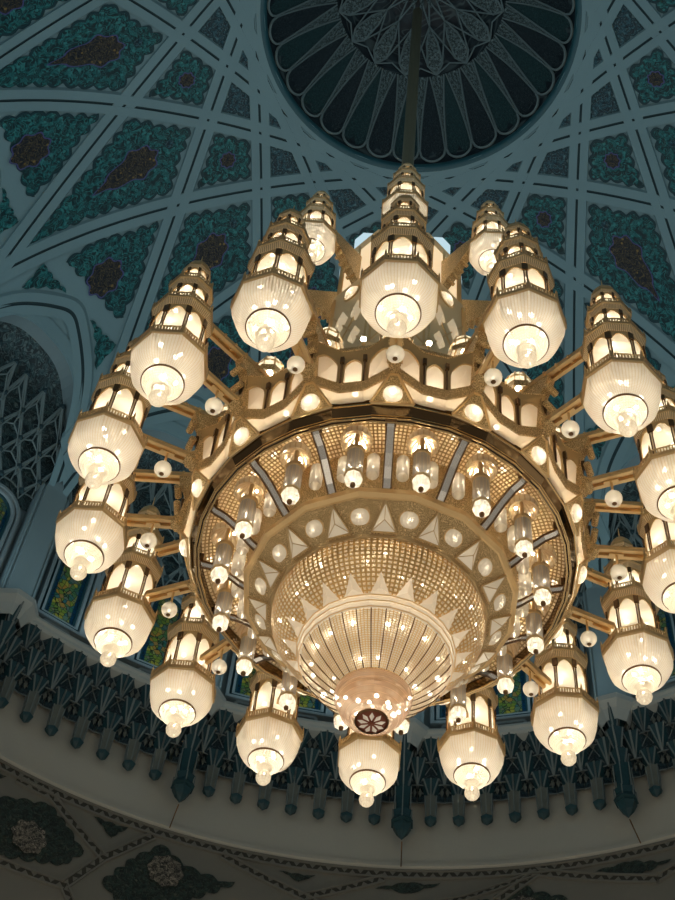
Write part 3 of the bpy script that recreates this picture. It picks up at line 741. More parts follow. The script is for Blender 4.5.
# ================================================================== PEARL GLOBES UNDER THE ARMS
def globe_proto():
    t = thing('globe_lamp', 'x', 'globe lamp', (0, 0, 0), 0, 'pearl globe lamps under the lower arms')
    b = MB(); b.sphere((0, 0, .125), .115, 24, 14); b.build('globe', 'pearl_glass', t, True)
    b = MB(); b.lathe([(.001, .0), (.025, .004), (.036, .02), (.04, .03)], 12); b.build('tip', 'bronze', t, True)
    b = MB(); b.lathe([(.035, .235), (.03, .26), (.012, .27)], 12); b.build('cap', 'gold', t, True)
    b = MB(); b.ico((0, 0, .10), .020); b.build('bulb', 'bulb', t)
    return t
gp = globe_proto(); index_children()
GL = {0: 'pearl globe below the top centre lantern, over the topmost lens', 1: 'pearl globe just right of the foot of the high left lantern',
 2: 'pearl globe at the upper left, right of the foot of the upper left lantern', 3: 'pearl globe left of the brass rim, beside the left lantern bowl',
 4: 'pearl globe in front of the upper storey of the lower left lantern', 5: 'pearl globe between the lower left lantern and the brass rim',
 6: 'pearl globe lower left, beside the lantern over the cornice', 7: 'pearl globe peeping out beside the bottom left pendant lamps', 8: 'pearl globe behind the red rosette at bottom centre',
 9: 'pearl globe peeping out beside the bottom right pendant lamps', 10: 'pearl globe lower right, against the dark window wall left of a lantern',
 11: 'pearl globe at the lower right between the rim and a lantern bowl', 12: 'pearl globe in front of the upper storey of the lower right lantern',
 13: 'pearl globe right of the rim, above the peeping dome top of a lantern', 14: 'pearl globe at the upper right, between the arms of two lanterns', 15: 'pearl globe just left of the foot of the high right lantern'}
first = True
for k in (0, 1, 2, 3, 4, 5, 6, 10, 11, 12, 13, 14, 15):
    p = pol(3.2, TH(k), 14.895)
    if first: gp.location = p; gp['label'] = GL[k]; first = False
    else: dup(gp, p, TH(k), GL[k])

# ================================================================== DOME
DC = (.07, -.45); DZ = 24.5; DR = 12.6; R0 = 4.25
PH = R(176.6)                                    # a pier azimuth; everything repeats every 22.5 degrees
def onS(x, y, off=0.0):
    """plan point (relative to the dome axis) up on the dome's inner face, off = towards the room"""
    r = DR - off
    z = DZ + math.sqrt(max(0.0, r * r - x * x - y * y))
    return Vector((DC[0] + x, DC[1] + y, z))
def pl(r, a): return (r * math.sin(a), -r * math.cos(a))
# niche arch curve on the dome: z of the opening's edge as a function of the angle from the bay centre
def arch_z(da, grow=0.0):
    w = R(11.25) * .985 + grow
    t = min(1.0, abs(da) / w)
    return 27.3 + (3.25 + grow * 9) * (1 - t ** 2.6) ** .55
b = MB(); N = 384; rows = 26
pts = []; uvs = []
for j in range(N + 1):
    a = 2 * PI * j / N
    da = ((a - PH) % STEP) - STEP / 2
    zb = arch_z(da)
    phb = math.acos((zb - DZ) / DR)              # polar angle of the lower edge
    pht = math.asin(4.02 / DR)
    for i in range(rows + 1):
        ph = pht + (phb - pht) * i / rows
        pts.append((DC[0] + DR * math.sin(ph) * math.sin(a), DC[1] - DR * math.sin(ph) * math.cos(a), DZ + DR * math.cos(ph)))
m = rows + 1
b.add(pts, [(j * m + i, j * m + i + 1, (j + 1) * m + i + 1, (j + 1) * m + i) for j in range(N) for i in range(rows)])
dome = struct('ceiling', b, 'stone', True)
# soffit of the niche arches (depth) + moulding along the arch edge
b = MB(); ed = MB()
for j in range(N):
    q = []
    for jj in (j, j + 1):
        a = 2 * PI * jj / N; da = ((a - PH) % STEP) - STEP / 2
        if jj == j + 1 and abs(da + STEP / 2) < 1e-6 and False: da = STEP / 2
        zb = arch_z(da); rr = math.sqrt(DR * DR - (zb - DZ) ** 2)
        q.append((rr, a, zb))
    A = [pol(r, a, z, DC) for r, a, z in q]; Bk = [pol(12.75, a, z + .1, DC) for r, a, z in q]
    b.quad(A[0], A[1], Bk[1], Bk[0])
    I = [pol(r - .07, a, z - .03, DC) for r, a, z in q]
    O2 = []
    for r, a, z in q:
        z2 = z + .30; r2 = math.sqrt(DR * DR - (z2 - DZ) ** 2) - .05; O2.append(pol(r2, a, z2, DC))
    ed.quad(A[0], A[1], I[1], I[0]); ed.quad(I[0], I[1], O2[1], O2[0])
    P3 = []
    for r, a, z in q:
        z2 = z + .34; r2 = math.sqrt(DR * DR - (z2 - DZ) ** 2); P3.append(pol(r2, a, z2, DC))
    ed.quad(O2[0], O2[1], P3[1], P3[0])
b.build('niche_soffit', 'drum', dome); ed.build('arch_moulding', 'stone', dome)
# ribs: every rib is an arch in a vertical plane touching the circle of the opening
RW, GW = .27, .030
for j in range(16):
    t0 = PH + j * STEP
    b = MB(); nrm = pl(1, t0); tan = (math.cos(t0), math.sin(t0))
    smax = math.sqrt(11.9 ** 2 - R0 ** 2); K = 72
    def S(s_, off, h):
        return onS(nrm[0] * (R0 + off) + tan[0] * s_, nrm[1] * (R0 + off) + tan[1] * s_, h)
    hh = .085 + .0025 * (j % 2) + .001 * (j % 5)
    for i in range(K):
        s0, s1 = -smax + 2 * smax * i / K, -smax + 2 * smax * (i + 1) / K
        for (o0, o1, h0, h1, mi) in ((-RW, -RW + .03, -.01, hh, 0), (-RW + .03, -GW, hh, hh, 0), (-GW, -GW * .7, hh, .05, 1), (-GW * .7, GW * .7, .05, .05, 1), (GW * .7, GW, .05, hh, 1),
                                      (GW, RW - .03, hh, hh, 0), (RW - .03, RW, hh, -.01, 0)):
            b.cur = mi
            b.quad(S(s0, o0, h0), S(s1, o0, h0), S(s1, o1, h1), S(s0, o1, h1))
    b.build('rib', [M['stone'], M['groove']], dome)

for a in [PH + STEP / 2 + STEP * j for j in range(16)]:
    azd = math.degrees(a) % 360
    if 320 < azd or azd < 40: continue
    half = [(0, 10.52), (2.6, 10.66), (5.8, 10.97), (7.9, 11.30), (9.8, 11.78), (10.8, 12.15)]
    key = [(-x, r_) for x, r_ in half[:0:-1]] + half
    path = []
    for i in range(len(key) - 1):
        p0, p1, p2, p3 = key[max(i - 1, 0)], key[i], key[i + 1], key[min(i + 2, len(key) - 1)]
        for q in range(8):
            u = q / 8
            cr_ = [.5 * (2 * p1[k] + (p2[k] - p0[k]) * u + (2 * p0[k] - 5 * p1[k] + 4 * p2[k] - p3[k]) * u * u + (3 * p1[k] - p0[k] - 3 * p2[k] + p3[k]) * u ** 3) for k in (0, 1)]
            path.append(Vector(pl(cr_[1], a + R(cr_[0]))))
    path.append(Vector(pl(key[-1][1], a + R(key[-1][0]))))
    b = MB(); hh = .07; nn = []
    for i in range(len(path)):
        t_ = (path[min(i + 1, len(path) - 1)] - path[max(i - 1, 0)]).normalized(); nn.append(Vector((-t_.y, t_.x)))
    def S2(k, o, h): q = path[k] + nn[k] * o; return onS(q.x, q.y, h)
    for i in range(len(path) - 1):
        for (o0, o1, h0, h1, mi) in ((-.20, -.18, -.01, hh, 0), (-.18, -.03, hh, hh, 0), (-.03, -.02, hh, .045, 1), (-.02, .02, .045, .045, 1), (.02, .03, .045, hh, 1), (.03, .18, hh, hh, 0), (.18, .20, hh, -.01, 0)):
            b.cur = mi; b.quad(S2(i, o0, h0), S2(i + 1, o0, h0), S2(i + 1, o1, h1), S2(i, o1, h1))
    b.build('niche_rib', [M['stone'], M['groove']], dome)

# tile panels inside the net of ribs
def inset(poly, d):
    n = len(poly); out = []
    L = []
    cx = sum(p[0] for p in poly) / n; cy = sum(p[1] for p in poly) / n
    for i in range(n):
        p, q = Vector(poly[i]), Vector(poly[(i + 1) % n]); t = (q - p).normalized(); nn = Vector((-t.y, t.x))
        if nn.dot(Vector((cx, cy)) - p) < 0: nn = -nn
        L.append((p + nn * d, t))
    for i in range(n):
        p, t = L[i - 1]; q, s_ = L[i]
        den = t.x * s_.y - t.y * s_.x
        if abs(den) < 1e-6: out.append(q); continue
        k = ((q.x - p.x) * s_.y - (q.y - p.y) * s_.x) / den
        out.append(p + t * k)
    return out
def lobed(poly, wave, amp):
    pts = []
    n = len(poly)
    for i in range(n):
        p, q = poly[i], poly[(i + 1) % n]; l = (q - p).length; m = max(1, round(l / wave)); t = (q - p) / l; nn = Vector((-t.y, t.x))
        c = sum(poly, Vector((0, 0))) / n
        if nn.dot(c - p) < 0: nn = -nn
        K = m * 5
        for j in range(K):
            u = j / K; ph = (u * m) % 1
            dep = amp * (1 - abs(math.sin(PI * ph))) + amp * .55 * (abs(math.sin(PI * u)) ** 2 * (0.5 + .5 * math.cos(2 * PI * u * max(1, m // 2))))
            pts.append(p + t * (u * l) + nn * dep)
    return pts
def panel_mesh(b, outline, h, c=None, rings=(1, .86, .7, .52, .34, .16)):
    c = c or sum(outline, Vector((0, 0))) / len(outline)
    n = len(outline); P = []
    for s_ in rings: P += [c + (q - c) * s_ for q in outline]
    P.append(c)
    pts = [onS(q.x, q.y, h) for q in P]
    ca = math.atan2(c.x, -c.y); uvs = []
    for q in P:
        d = q - c; uvs.append((d.x * math.cos(ca) + d.y * math.sin(ca), d.x * math.sin(ca) - d.y * math.cos(ca)))
    fs = []
    for i in range(len(rings) - 1):
        for j in range(n): fs.append((i * n + j, i * n + (j + 1) % n, (i + 1) * n + (j + 1) % n, (i + 1) * n + j))
    o = (len(rings) - 1) * n
    for j in range(n): fs.append((o + j, o + (j + 1) % n, len(P) - 1))
    b.add(pts, fs, uvs)
def band_mesh(b, o1, o2, h):
    n = len(o1)
    for j in range(n):
        a, c, d, e = o1[j], o1[(j + 1) % n], o2[(j + 1) % n], o2[j]
        b.quad(onS(a.x, a.y, h), onS(c.x, c.y, h), onS(d.x, d.y, h), onS(e.x, e.y, h))
RN = [R0 / math.cos(R(11.25 * n)) for n in range(7)] 
RN[6] = 11.5
def cell(n, az):
    if n == 5:
        A = STEP / 2
        return [Vector(pl(RN[5], az)), Vector(pl(9.35, az - A * .62)), Vector(pl(10.35, az - A * .74)), Vector(pl(10.42, az - A * .35)), Vector(pl(10.33, az)), Vector(pl(10.42, az + A * .35)), Vector(pl(10.35, az + A * .74)), Vector(pl(9.35, az + A * .62))]
    return [Vector(pl(RN[n], az)), Vector(pl(RN[n + 1], az - STEP / 2)), Vector(pl(RN[n + 2], az)), Vector(pl(RN[n + 1], az + STEP / 2))]
for j in range(16):
    for n in (1, 2, 3, 4, 5):
        az = PH + j * STEP + (STEP / 2 if n % 2 else 0)
        azd = math.degrees(az) % 360
        if 325 < azd or azd < 35: continue          # behind the viewer, never in the photo
        c = cell(n, az)
        if n == 5: ins, wave, amp = .34, .32, .09
        else: ins, wave, amp = {1: (.19, .3, .015), 2: (.275, .20, .05), 3: (.325, .26, .075), 4: (.35, .30, .095)}[n]
        if n == 5:
            base = inset(c, ins)
        else: base = inset(c, ins)
        ol = lobed(base, wave, amp)
        ctr = sum(base, Vector((0, 0))) / len(base)
        b = MB(); panel_mesh(b, ol, .035)
        t = b.build('tile_panel', 'tile' if n >= 3 else 'small_tile', dome)
        b = MB(); o2 = [ctr + (q - ctr) * (1 + .07 / max(.4, (q - ctr).length)) for q in ol]; band_mesh(b, o2, ol, .030)
        b.build('panel_border', 'tile_border', t)
        if n >= 3:
            rad = Vector(pl(1, az)); tg = Vector((math.cos(az), math.sin(az)))
            def blob(cc, L, W, K=40, lob=8, tail=0):
                o = []
                for i in range(K):
                    a = 2 * PI * i / K; s_ = 1 + .10 * math.cos(lob * a)
                    ll = L * (1 + tail * max(0, math.cos(a)) ** 2)
                    o.append(cc + rad * (math.cos(a) * ll * s_) + tg * (math.sin(a) * W * s_ * (1 - (.35 * max(0, math.cos(a)) if tail else 0))))
                return o
            if n == 3: cc, L, W, tl = ctr, .17, .17, 0
            elif n == 4: cc, L, W, tl = ctr + rad * -.12, .50, .36, .9
            else: cc, L, W, tl = ctr + rad * .05, .36, .36, 0
            o = blob(cc, L, W, tail=tl)
            b = MB(); panel_mesh(b, o, .06, cc, (1, .6, .3)); md = b.build('medallion', 'medal', t)
            b = MB(); o2 = blob(cc, L + .03, W + .03, tail=tl); band_mesh(b, o2, o, .065); b.build('medallion_border', 'medal_border', md)
            if n == 4:
                cc2 = ctr - rad * .98; o = blob(cc2, .10, .10, 24, 6); b = MB(); panel_mesh(b, o, .06, cc2, (1, .5)); b.build('rosette', 'small_tile', t)

for a in [PH + STEP / 2 + STEP * j for j in range(16)]:
    azd = math.degrees(a) % 360
    if 320 < azd or azd < 40: continue
    for s_ in (-1, 1):
        tri = [Vector(pl(r_, a + s_ * R(x))) for x, r_ in ((2.6, 10.36), (8.0, 10.40), (7.5, 10.92))]
        b = MB(); panel_mesh(b, lobed(tri, .24, .04), .035); b.build('spandrel_panel', 'tile', dome)

# --- crowning cap of the dome: 32 lobes
capb = MB()
def cap_pt(r, a, off=0.0):
    z = 36.42 + 3.3 * (1 - (r / 4.05) ** 2.0) - off
    return Vector((DC[0] + r * math.sin(a), DC[1] - r * math.cos(a), z))
capb.lathe([(max(.001, 4.05 * i / 14), 36.42 + 3.3 * (1 - (i / 14) ** 2) + .12) for i in range(15)], 64, 0, DC)
cap = struct('ceiling_cap', capb, 'cap_dark', True); cap.name = 'ceiling.001'
# ring mouldings around the opening
b = MB(); b.lathe([(4.42, 36.30), (4.32, 36.27), (4.22, 36.30), (4.22, 36.36), (4.10, 36.40)], 128, 0, DC); rg = b.build('opening_ring', 'stone', cap, True)
b = MB(); b.lathe([(4.20, 36.345), (4.12, 36.31), (4.03, 36.33), (3.97, 36.42), (3.97, 36.5)], 128, 0, DC); b.build('ring_line', 'ring_teal', cap, True)
LS = PI / 16
for j in range(32):
    a0 = PH + j * LS + LS / 2                     # lobe centre
    # scalloped edge + petal
    b = MB(); rowsP = 12; prev = None
    for i in range(rowsP + 1):
        u = i / rowsP; r = 3.92 - 1.62 * u
        w = LS * .47 * (1 - .86 * u ** 2.3)
        if u == 0: r = 3.92
        row = []
        for q in range(-4, 5):
            s_ = q / 4
            rr = r - (.20 * (1 - math.sqrt(max(0, 1 - s_ * s_))) if i < 3 else 0) * (1 - i / 3)
            row.append(cap_pt(rr, a0 + w * s_, -.10 * (1 - s_ * s_) * (1 - u) - .02))
        if prev:
            b.add(prev + row, [(k, k + 1, 9 + k + 1, 9 + k) for k in range(8)], [(q / 4, (i - 1) / 4) for q in range(9)] + [(q / 4, i / 4) for q in range(9)])
        prev = row
    pt = b.build('petal', 'cap_dark' if j % 2 else 'cap_teal', cap, True)
    b = MB()
    L_, R_, = [], []
    for i in range(rowsP + 1):
        u = i / rowsP; r = 3.92 - 1.62 * u; w = LS * .47 * (1 - .86 * u ** 2.3)
        e = .20 if i == 0 else 0
        L_.append(cap_pt(r - e, a0 - w, .02)); R_.append(cap_pt(r - e, a0 + w, .02))
    b.tube(L_, .024, 4); b.tube(R_, .024, 4)
    b.tube([cap_pt(3.94 - .22 * (1 - math.sqrt(max(0, 1 - (q / 6) ** 2))), a0 + LS * .5 * q / 6, .03) for q in range(-6, 7)], .035, 4)
    b.build('petal_rib', 'cap_rib', pt)
    # lace wedge between petals
    am = PH + j * LS
    b = MB(); A = []; B = []
    for i in range(3, rowsP + 1):
        u = i / rowsP; r = 3.92 - 1.62 * u; w = LS / 2 - LS * .47 * (1 - .86 * u ** 2.3)
        A.append(cap_pt(r, am - w * .8, .01)); B.append(cap_pt(r, am + w * .8, .01))
    for i in range(len(A) - 1): b.add([A[i], B[i], B[i + 1], A[i + 1]], [(0, 1, 2, 3)], [(0, i * .1), (.3, i * .1), (.3, i * .1 + .1), (0, i * .1 + .1)])
    b.build('lace_wedge', 'cap_lace', cap)
for j in range(16):
    a0 = PH + j * STEP + STEP / 2
    P = [(2.28, 0), (2.05, LS * .52), (1.55, LS * .50), (1.15, 0), (1.55, -LS * .50), (2.05, -LS * .52)]
    b = MB(); pts = [cap_pt(r, a0 + a, .04) for r, a in P]; ctr = cap_pt(1.75, a0, .10)
    for i in range(6): b.add([pts[i], pts[(i + 1) % 6], ctr], [(0, 1, 2)], [(P[i][1], P[i][0]), (P[(i + 1) % 6][1], P[(i + 1) % 6][0]), (0, 1.75)])
    sh = b.build('lace_shield', 'cap_lace', cap)
    b = MB()
    b.tube(pts + [pts[0]], .03, 4)
    b.tube([cap_pt(2.28, a0, .03), cap_pt(2.10, a0 - STEP / 2, .03), cap_pt(2.28, a0 - STEP, .03)], .022, 4)
    b.tube([cap_pt(2.05, a0 + LS * .52, .03), cap_pt(1.15, a0 + STEP, .03), cap_pt(.52, a0 + STEP * 1.5, .03)], .022, 4)
    b.tube([cap_pt(2.05, a0 - LS * .52, .03), cap_pt(1.15, a0 - STEP, .03), cap_pt(.52, a0 - STEP * 1.5, .03)], .022, 4)
    b.build('star_rib', 'cap_rib', cap)
b = MB()
for j in range(16):
    a0 = PH + j * STEP; b.add([cap_pt(.1, a0, .12), cap_pt(.45, a0 - .14, .05), cap_pt(.75, a0, .05), cap_pt(.45, a0 + .14, .05)], [(0, 1, 2, 3)])
b.build('flower', 'cap_lace', cap)

# ================================================================== DRUM: walls, windows, piers, niches
b = MB(); b.lathe([(12.55, 23.0), (12.55, 27.0), (12.75, 27.2), (12.75, 31.2)], 192, 0, DC); wall = struct('wall_upper', b, 'drum')
def vis(azdeg, lo=128, hi=262): return lo <= azdeg % 360 <= hi
bays = [PH + STEP / 2 + STEP * j for j in range(16)]
bays = [a for a in bays if vis(math.degrees(a))]
wn = 0
for a in bays:
    # lattice of the niche: rows of nodes joined by bars, standing proud of dark tilework
    rows_ = [(29.75, 11.78, [1.0, 4.05, 7.1]), (28.78, 12.02, [0, 3.0, 5.95, 8.9]), (28.1, 12.2, [1.5, 4.5, 7.5, 10.3]), (27.35, 12.3, [0, 3.0, 6.0, 9.0]), (26.75, 12.36, [1.5, 4.5, 7.5, 10.4])]
    lat = MB(); inf = MB(); dot = MB(); R_ = []
    for z, r, xs in rows_:
        row = [(x * s_, pol(r, a + R(x * s_), z, DC)) for x in xs for s_ in ((1, -1) if x else (1,))]
        R_.append(sorted(row, key=lambda q: q[0]))
    for i, row in enumerate(R_):
        for x, p in row:
            c = Vector((DC[0], DC[1], p.z)); inw = (c - p).normalized()
            dot.box(p + inw * .03, Vector((.055, 0, 0)), Vector((0, .055, 0)), Vector((0, 0, .055)))
            if i + 1 < len(R_):
                near = sorted(R_[i + 1], key=lambda q: abs(q[0] - x))[:2]
                for x2, p2 in near:
                    if abs(x2 - x) > 2.2: continue
                    lat.bar(p, p2, .085, .05)
                    m_ = (p + p2) / 2; lat.bar(m_ * .5 + p * .5, p2 + (p2 - p) * .0 + Vector((0, 0, -.30)), .03, .03)
                # sunk cell outline below each node
                q0 = p - inw * .12 + Vector((0, 0, -.45)); lat.bar(p, q0, .03, .03)
                for x2, p2 in near:
                    if abs(x2 - x) <= 2.2: lat.bar(q0, p2, .03, .03)
    # crown of the niche above the top row: concentric tile borders following the arch
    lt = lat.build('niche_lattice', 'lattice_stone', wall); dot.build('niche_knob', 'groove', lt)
    K = 40
    lev = [26.45, 27.35, 28.1, 28.78, 29.3, 29.75, 30.2, 30.6]; rad_ = [12.52, 12.48, 12.40, 12.25, 12.05, 11.95, 11.7, 11.4]
    for i in range(len(lev) - 1):
        for q in range(K):
            d0 = R(22.3) * (q / K - .5); d1 = R(22.3) * ((q + 1) / K - .5)
            if lev[i] > arch_z((d0 + d1) / 2) + .1: continue
            P = [pol(rad_[i], a + d0, lev[i], DC), pol(rad_[i], a + d1, lev[i], DC), pol(rad_[i + 1], a + d1, lev[i + 1], DC), pol(rad_[i + 1], a + d0, lev[i + 1], DC)]
            inf.add(P, [(0, 1, 2, 3)], [(d0 * 12, lev[i]), (d1 * 12, lev[i]), (d1 * 12, lev[i + 1]), (d0 * 12, lev[i + 1])])
    inf.build('niche_tilework', 'niche_tile', lt)
    for s_ in (-1, 0, 1):
        aw = a + s_ * R(5.75); azd = math.degrees(aw) % 360
        if not (126 < azd < 252): continue
        wn += 1
        r = Vector((math.sin(aw), -math.cos(aw), 0)); e = Vector((math.cos(aw), math.sin(aw), 0)); z = Vector((0, 0, 1))
        O = Vector((DC[0], DC[1], 0)) + r * 12.46
        hw, zb, zs, zt = .36, 23.85, 25.7, 26.2
        def outl(g):
            o = [(-hw - g, zb - g)]
            for i in range(11):
                t = PI - PI * i / 10; o.append(((hw + g) * math.cos(t), zs + (zt - zs + g) * math.sin(t) ** .9))
            o.append((hw + g, zb - g)); return o
        ps = outl(0)
        b = MB(); b.add([O + e * x + z * y for x, y in ps], [tuple(range(len(ps)))], [(x, y) for x, y in ps]); w = struct('window_%d' % wn, b, 'stained')
        fr = MB()
        for (g0, h0, g1, h1, mi) in ((0, .0, 0, .05, 1), (0, .05, .05, .06, 1), (.05, .06, .06, .12, 0), (.06, .12, .12, .13, 0), (.12, .13, .13, .06, 1), (.13, .06, .17, .06, 1), (.17, .06, .18, .16, 0), (.18, .16, .26, .16, 0), (.26, .16, .27, -.05, 0)):
            fr.cur = mi; A, B = outl(g0), outl(g1)
            for i in range(len(A)):
                i2 = (i + 1) % len(A)
                fr.quad(O - r * h0 + e * A[i][0] + z * A[i][1], O - r * h0 + e * A[i2][0] + z * A[i2][1], O - r * h1 + e * B[i2][0] + z * B[i2][1], O - r * h1 + e * B[i][0] + z * B[i][1])
        fr.build('window_frame', [M['muq_edge'], M['tile_border']], w)
        # small square panel below the sill
        b = MB(); Od = Vector((DC[0], DC[1], 0)) + r * 12.40 + z * 23.32
        b.add([Od + e * x + z * y for x, y in ((-.30, -.22), (.30, -.22), (.30, .20), (-.30, .20))], [(0, 1, 2, 3)], [(-.3, -.2), (.3, -.2), (.3, .2), (-.3, .2)])
        sp_ = b.build('sill_panel', 'small_tile', w)
        b = MB(); c4 = [Od + e * x + z * y for x, y in ((-.33, -.25), (.33, -.25), (.33, .23), (-.33, .23))]
        for i in range(4): b.bar(c4[i], c4[(i + 1) % 4], .07, .07)
        b.build('sill_frame', 'muq_edge', sp_)
# piers between the bays
for j in range(16):
    a = PH + STEP * j
    if not vis(math.degrees(a), 140, 250): continue
    r = Vector((math.sin(a), -math.cos(a), 0)); e = Vector((math.cos(a), math.sin(a), 0)); z = Vector((0, 0, 1)); D0 = Vector((DC[0], DC[1], 0))
    b = MB()
    b.box(D0 + r * 12.45 + z * 25.2, e * .42, r * .22, z * 2.2)
    b.box(D0 + r * 12.28 + z * 25.2, e * .30, r * .10, z * 2.2)
    b.add([D0 + r * 12.18 - e * .30 + z * 27.4, D0 + r * 12.18 + e * .30 + z * 27.4, D0 + r * 12.1 + z * 28.3, D0 + r * 12.6 - e * .42 + z * 27.4, D0 + r * 12.6 + e * .42 + z * 27.4], [(0, 1, 2), (0, 2, 3), (1, 4, 2)])
    for s_ in (-1, 1): b.bar(D0 + r * 12.25 + e * s_ * .36 + z * 23.0, D0 + r * 12.25 + e * s_ * .36 + z * 27.4, .06, .06)
    b.build('pier', 'drum', wall)

# ================================================================== CORNICE with muqarnas
b = MB()
b.lathe([(12.55, 23.14), (12.30, 23.12), (12.00, 23.10), (11.93, 23.04), (11.92, 22.97), (11.97, 22.93), (11.98, 22.86), (12.04, 22.82), (12.30, 22.78), (12.62, 22.2)], 192, 0, DC)
corn = struct('trim_1', b, 'trim_stone')
def corbel(a, big, b, te, ed, gr):
    r = Vector((math.sin(a), -math.cos(a), 0)); e = Vector((math.cos(a), math.sin(a), 0)); z = Vector((0, 0, 1)); D0 = Vector((DC[0], DC[1], 0))
    w = 12.3 * PI / 64 / 2
    def P(rr, x, zz): return D0 + r * rr + e * x + z * zz
    def drop(rc, zt, zb, rad, tip):
        c = D0 + r * rc
        te.lathe([(rad * .95, zt), (rad * .8, zt - (zt - zb) * .5), (rad, zb + .06), (rad * 1.12, zb), (rad * .7, zb - tip * .5), (.004, zb - tip)], 6, a, (c.x, c.y))
        for k in range(6):
            t = a + k * PI / 3; p = Vector((c.x + rad * math.sin(t), c.y - rad * math.cos(t), 0))
            ed.bar(p + z * zb, p + z * zt, .022, .022)
    if big:
        drop(12.25, 21.5, 20.45, .20, .35)
        drop(12.22, 20.80, 20.5, .24, .05)
    else:
        c = D0 + r * 12.42
        gr.lathe([(.15, 21.40), (.115, 21.1), (.125, 20.84), (.145, 20.80)], 6, a, (c.x, c.y))
        te.lathe([(.150, 20.80), (.12, 20.72), (.004, 20.60)], 6, a, (c.x, c.y))
        for k in range(6):
            t = a + k * PI / 3; ed.bar((c.x + .118 * math.sin(t), c.y - .118 * math.cos(t), 20.84), (c.x + .15 * math.sin(t), c.y - .15 * math.cos(t), 21.42), .022, .022)
    # three corbelled tiers: hollow cells between leaf-shaped ribs
    tiers = [(21.28, 21.86, 12.44, 12.30, 0), (21.70, 22.36, 12.36, 12.16, 1), (22.24, 22.90, 12.22, 12.03, 0)]
    for i, (z0, z1, ra, rb, odd) in enumerate(tiers):
        for s_ in (-1, 1):
            x0, x1 = (s_ * w, 0) if odd else (0, s_ * w)        # foot of the rib and the middle of the hollow cell
            foot = P(ra - .05, x0, z0); head = P(rb - .03, x0 * 1.0 + (x1 - x0) * .0, z1)
            mid = x0 + (x1 - x0) * .55
            side = P(rb - .01, mid, z1); hol = P(rb + .22, x1, z1 - .05); low_ = P(ra + .10, x1, z0 + .10); inn = P((ra + rb) / 2 + .10, mid, (z0 + z1) / 2)
            b.add([foot, inn, low_], [(0, 1, 2)], [(0, 0), (.2, .3), (.3, 0)])
            b.add([inn, hol, low_], [(0, 1, 2)], [(.2, .3), (.3, .6), (.3, 0)])
            b.add([inn, side, hol], [(0, 1, 2)], [(.2, .3), (.2, .6), (.3, .6)])
            te.add([foot, head, side, inn], [(0, 1, 2, 3)])
            ed.bar(foot, head, .040, .045); ed.bar(foot, side, .028, .03); ed.bar(inn, hol, .022, .02); ed.bar(foot, low_, .022, .02)
            ed.bar(side, hol, .03, .03)
            if i != 1:
                q = P(ra - .01, x1 * .80, z0 + .30); gr.add([q + z * .14, q + e * .05, q - z * .14, q - e * .05, q - r * .05], [(0, 1, 4), (1, 2, 4), (2, 3, 4), (3, 0, 4)])
        if big:
            te.add([P(ra - .22, 0, z0 - .15), P(rb - .18, w * .6, z1), P(rb - .34, 0, z1), P(rb - .18, -w * .6, z1)], [(0, 1, 2, 3)])
            for s_ in (-1, 1): ed.bar(P(ra - .22, 0, z0 - .15), P(rb - .18, s_ * w * .6, z1), .035, .035)
            ed.bar(P(ra - .22, 0, z0 - .15), P(rb - .34, 0, z1), .035, .035)
for j in range(128):
    a = PH + j * PI / 64; azd = math.degrees(a) % 360
    if not (118 < azd < 246): continue
    b, te, ed, gr = MB(), MB(), MB(), MB(); corbel(a, j % 8 == 0, b, te, ed, gr)
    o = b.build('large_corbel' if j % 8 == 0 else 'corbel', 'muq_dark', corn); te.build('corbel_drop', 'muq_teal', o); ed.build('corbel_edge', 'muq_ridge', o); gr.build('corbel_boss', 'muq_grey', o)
    if j % 8 == 0:
        # half-octagonal bracket carrying the pier
        r = Vector((math.sin(a), -math.cos(a), 0)); c = Vector((DC[0], DC[1], 0)) + r * 12.15
        q = MB(); q.lathe([(.30, 22.55), (.42, 22.80), (.56, 22.95), (.58, 23.08), (.50, 23.14), (.30, 23.16)], 8, a + PI / 8, (c.x, c.y)); q.build('pier_bracket', 'trim_stone', o)
# plain wall ring below
b = MB(); b.lathe([(12.62, 22.4), (12.62, 19.78), (12.55, 19.74), (12.55, 19.66), (12.62, 19.62)], 192, 0, DC); struct('wall_back', b, 'wall')
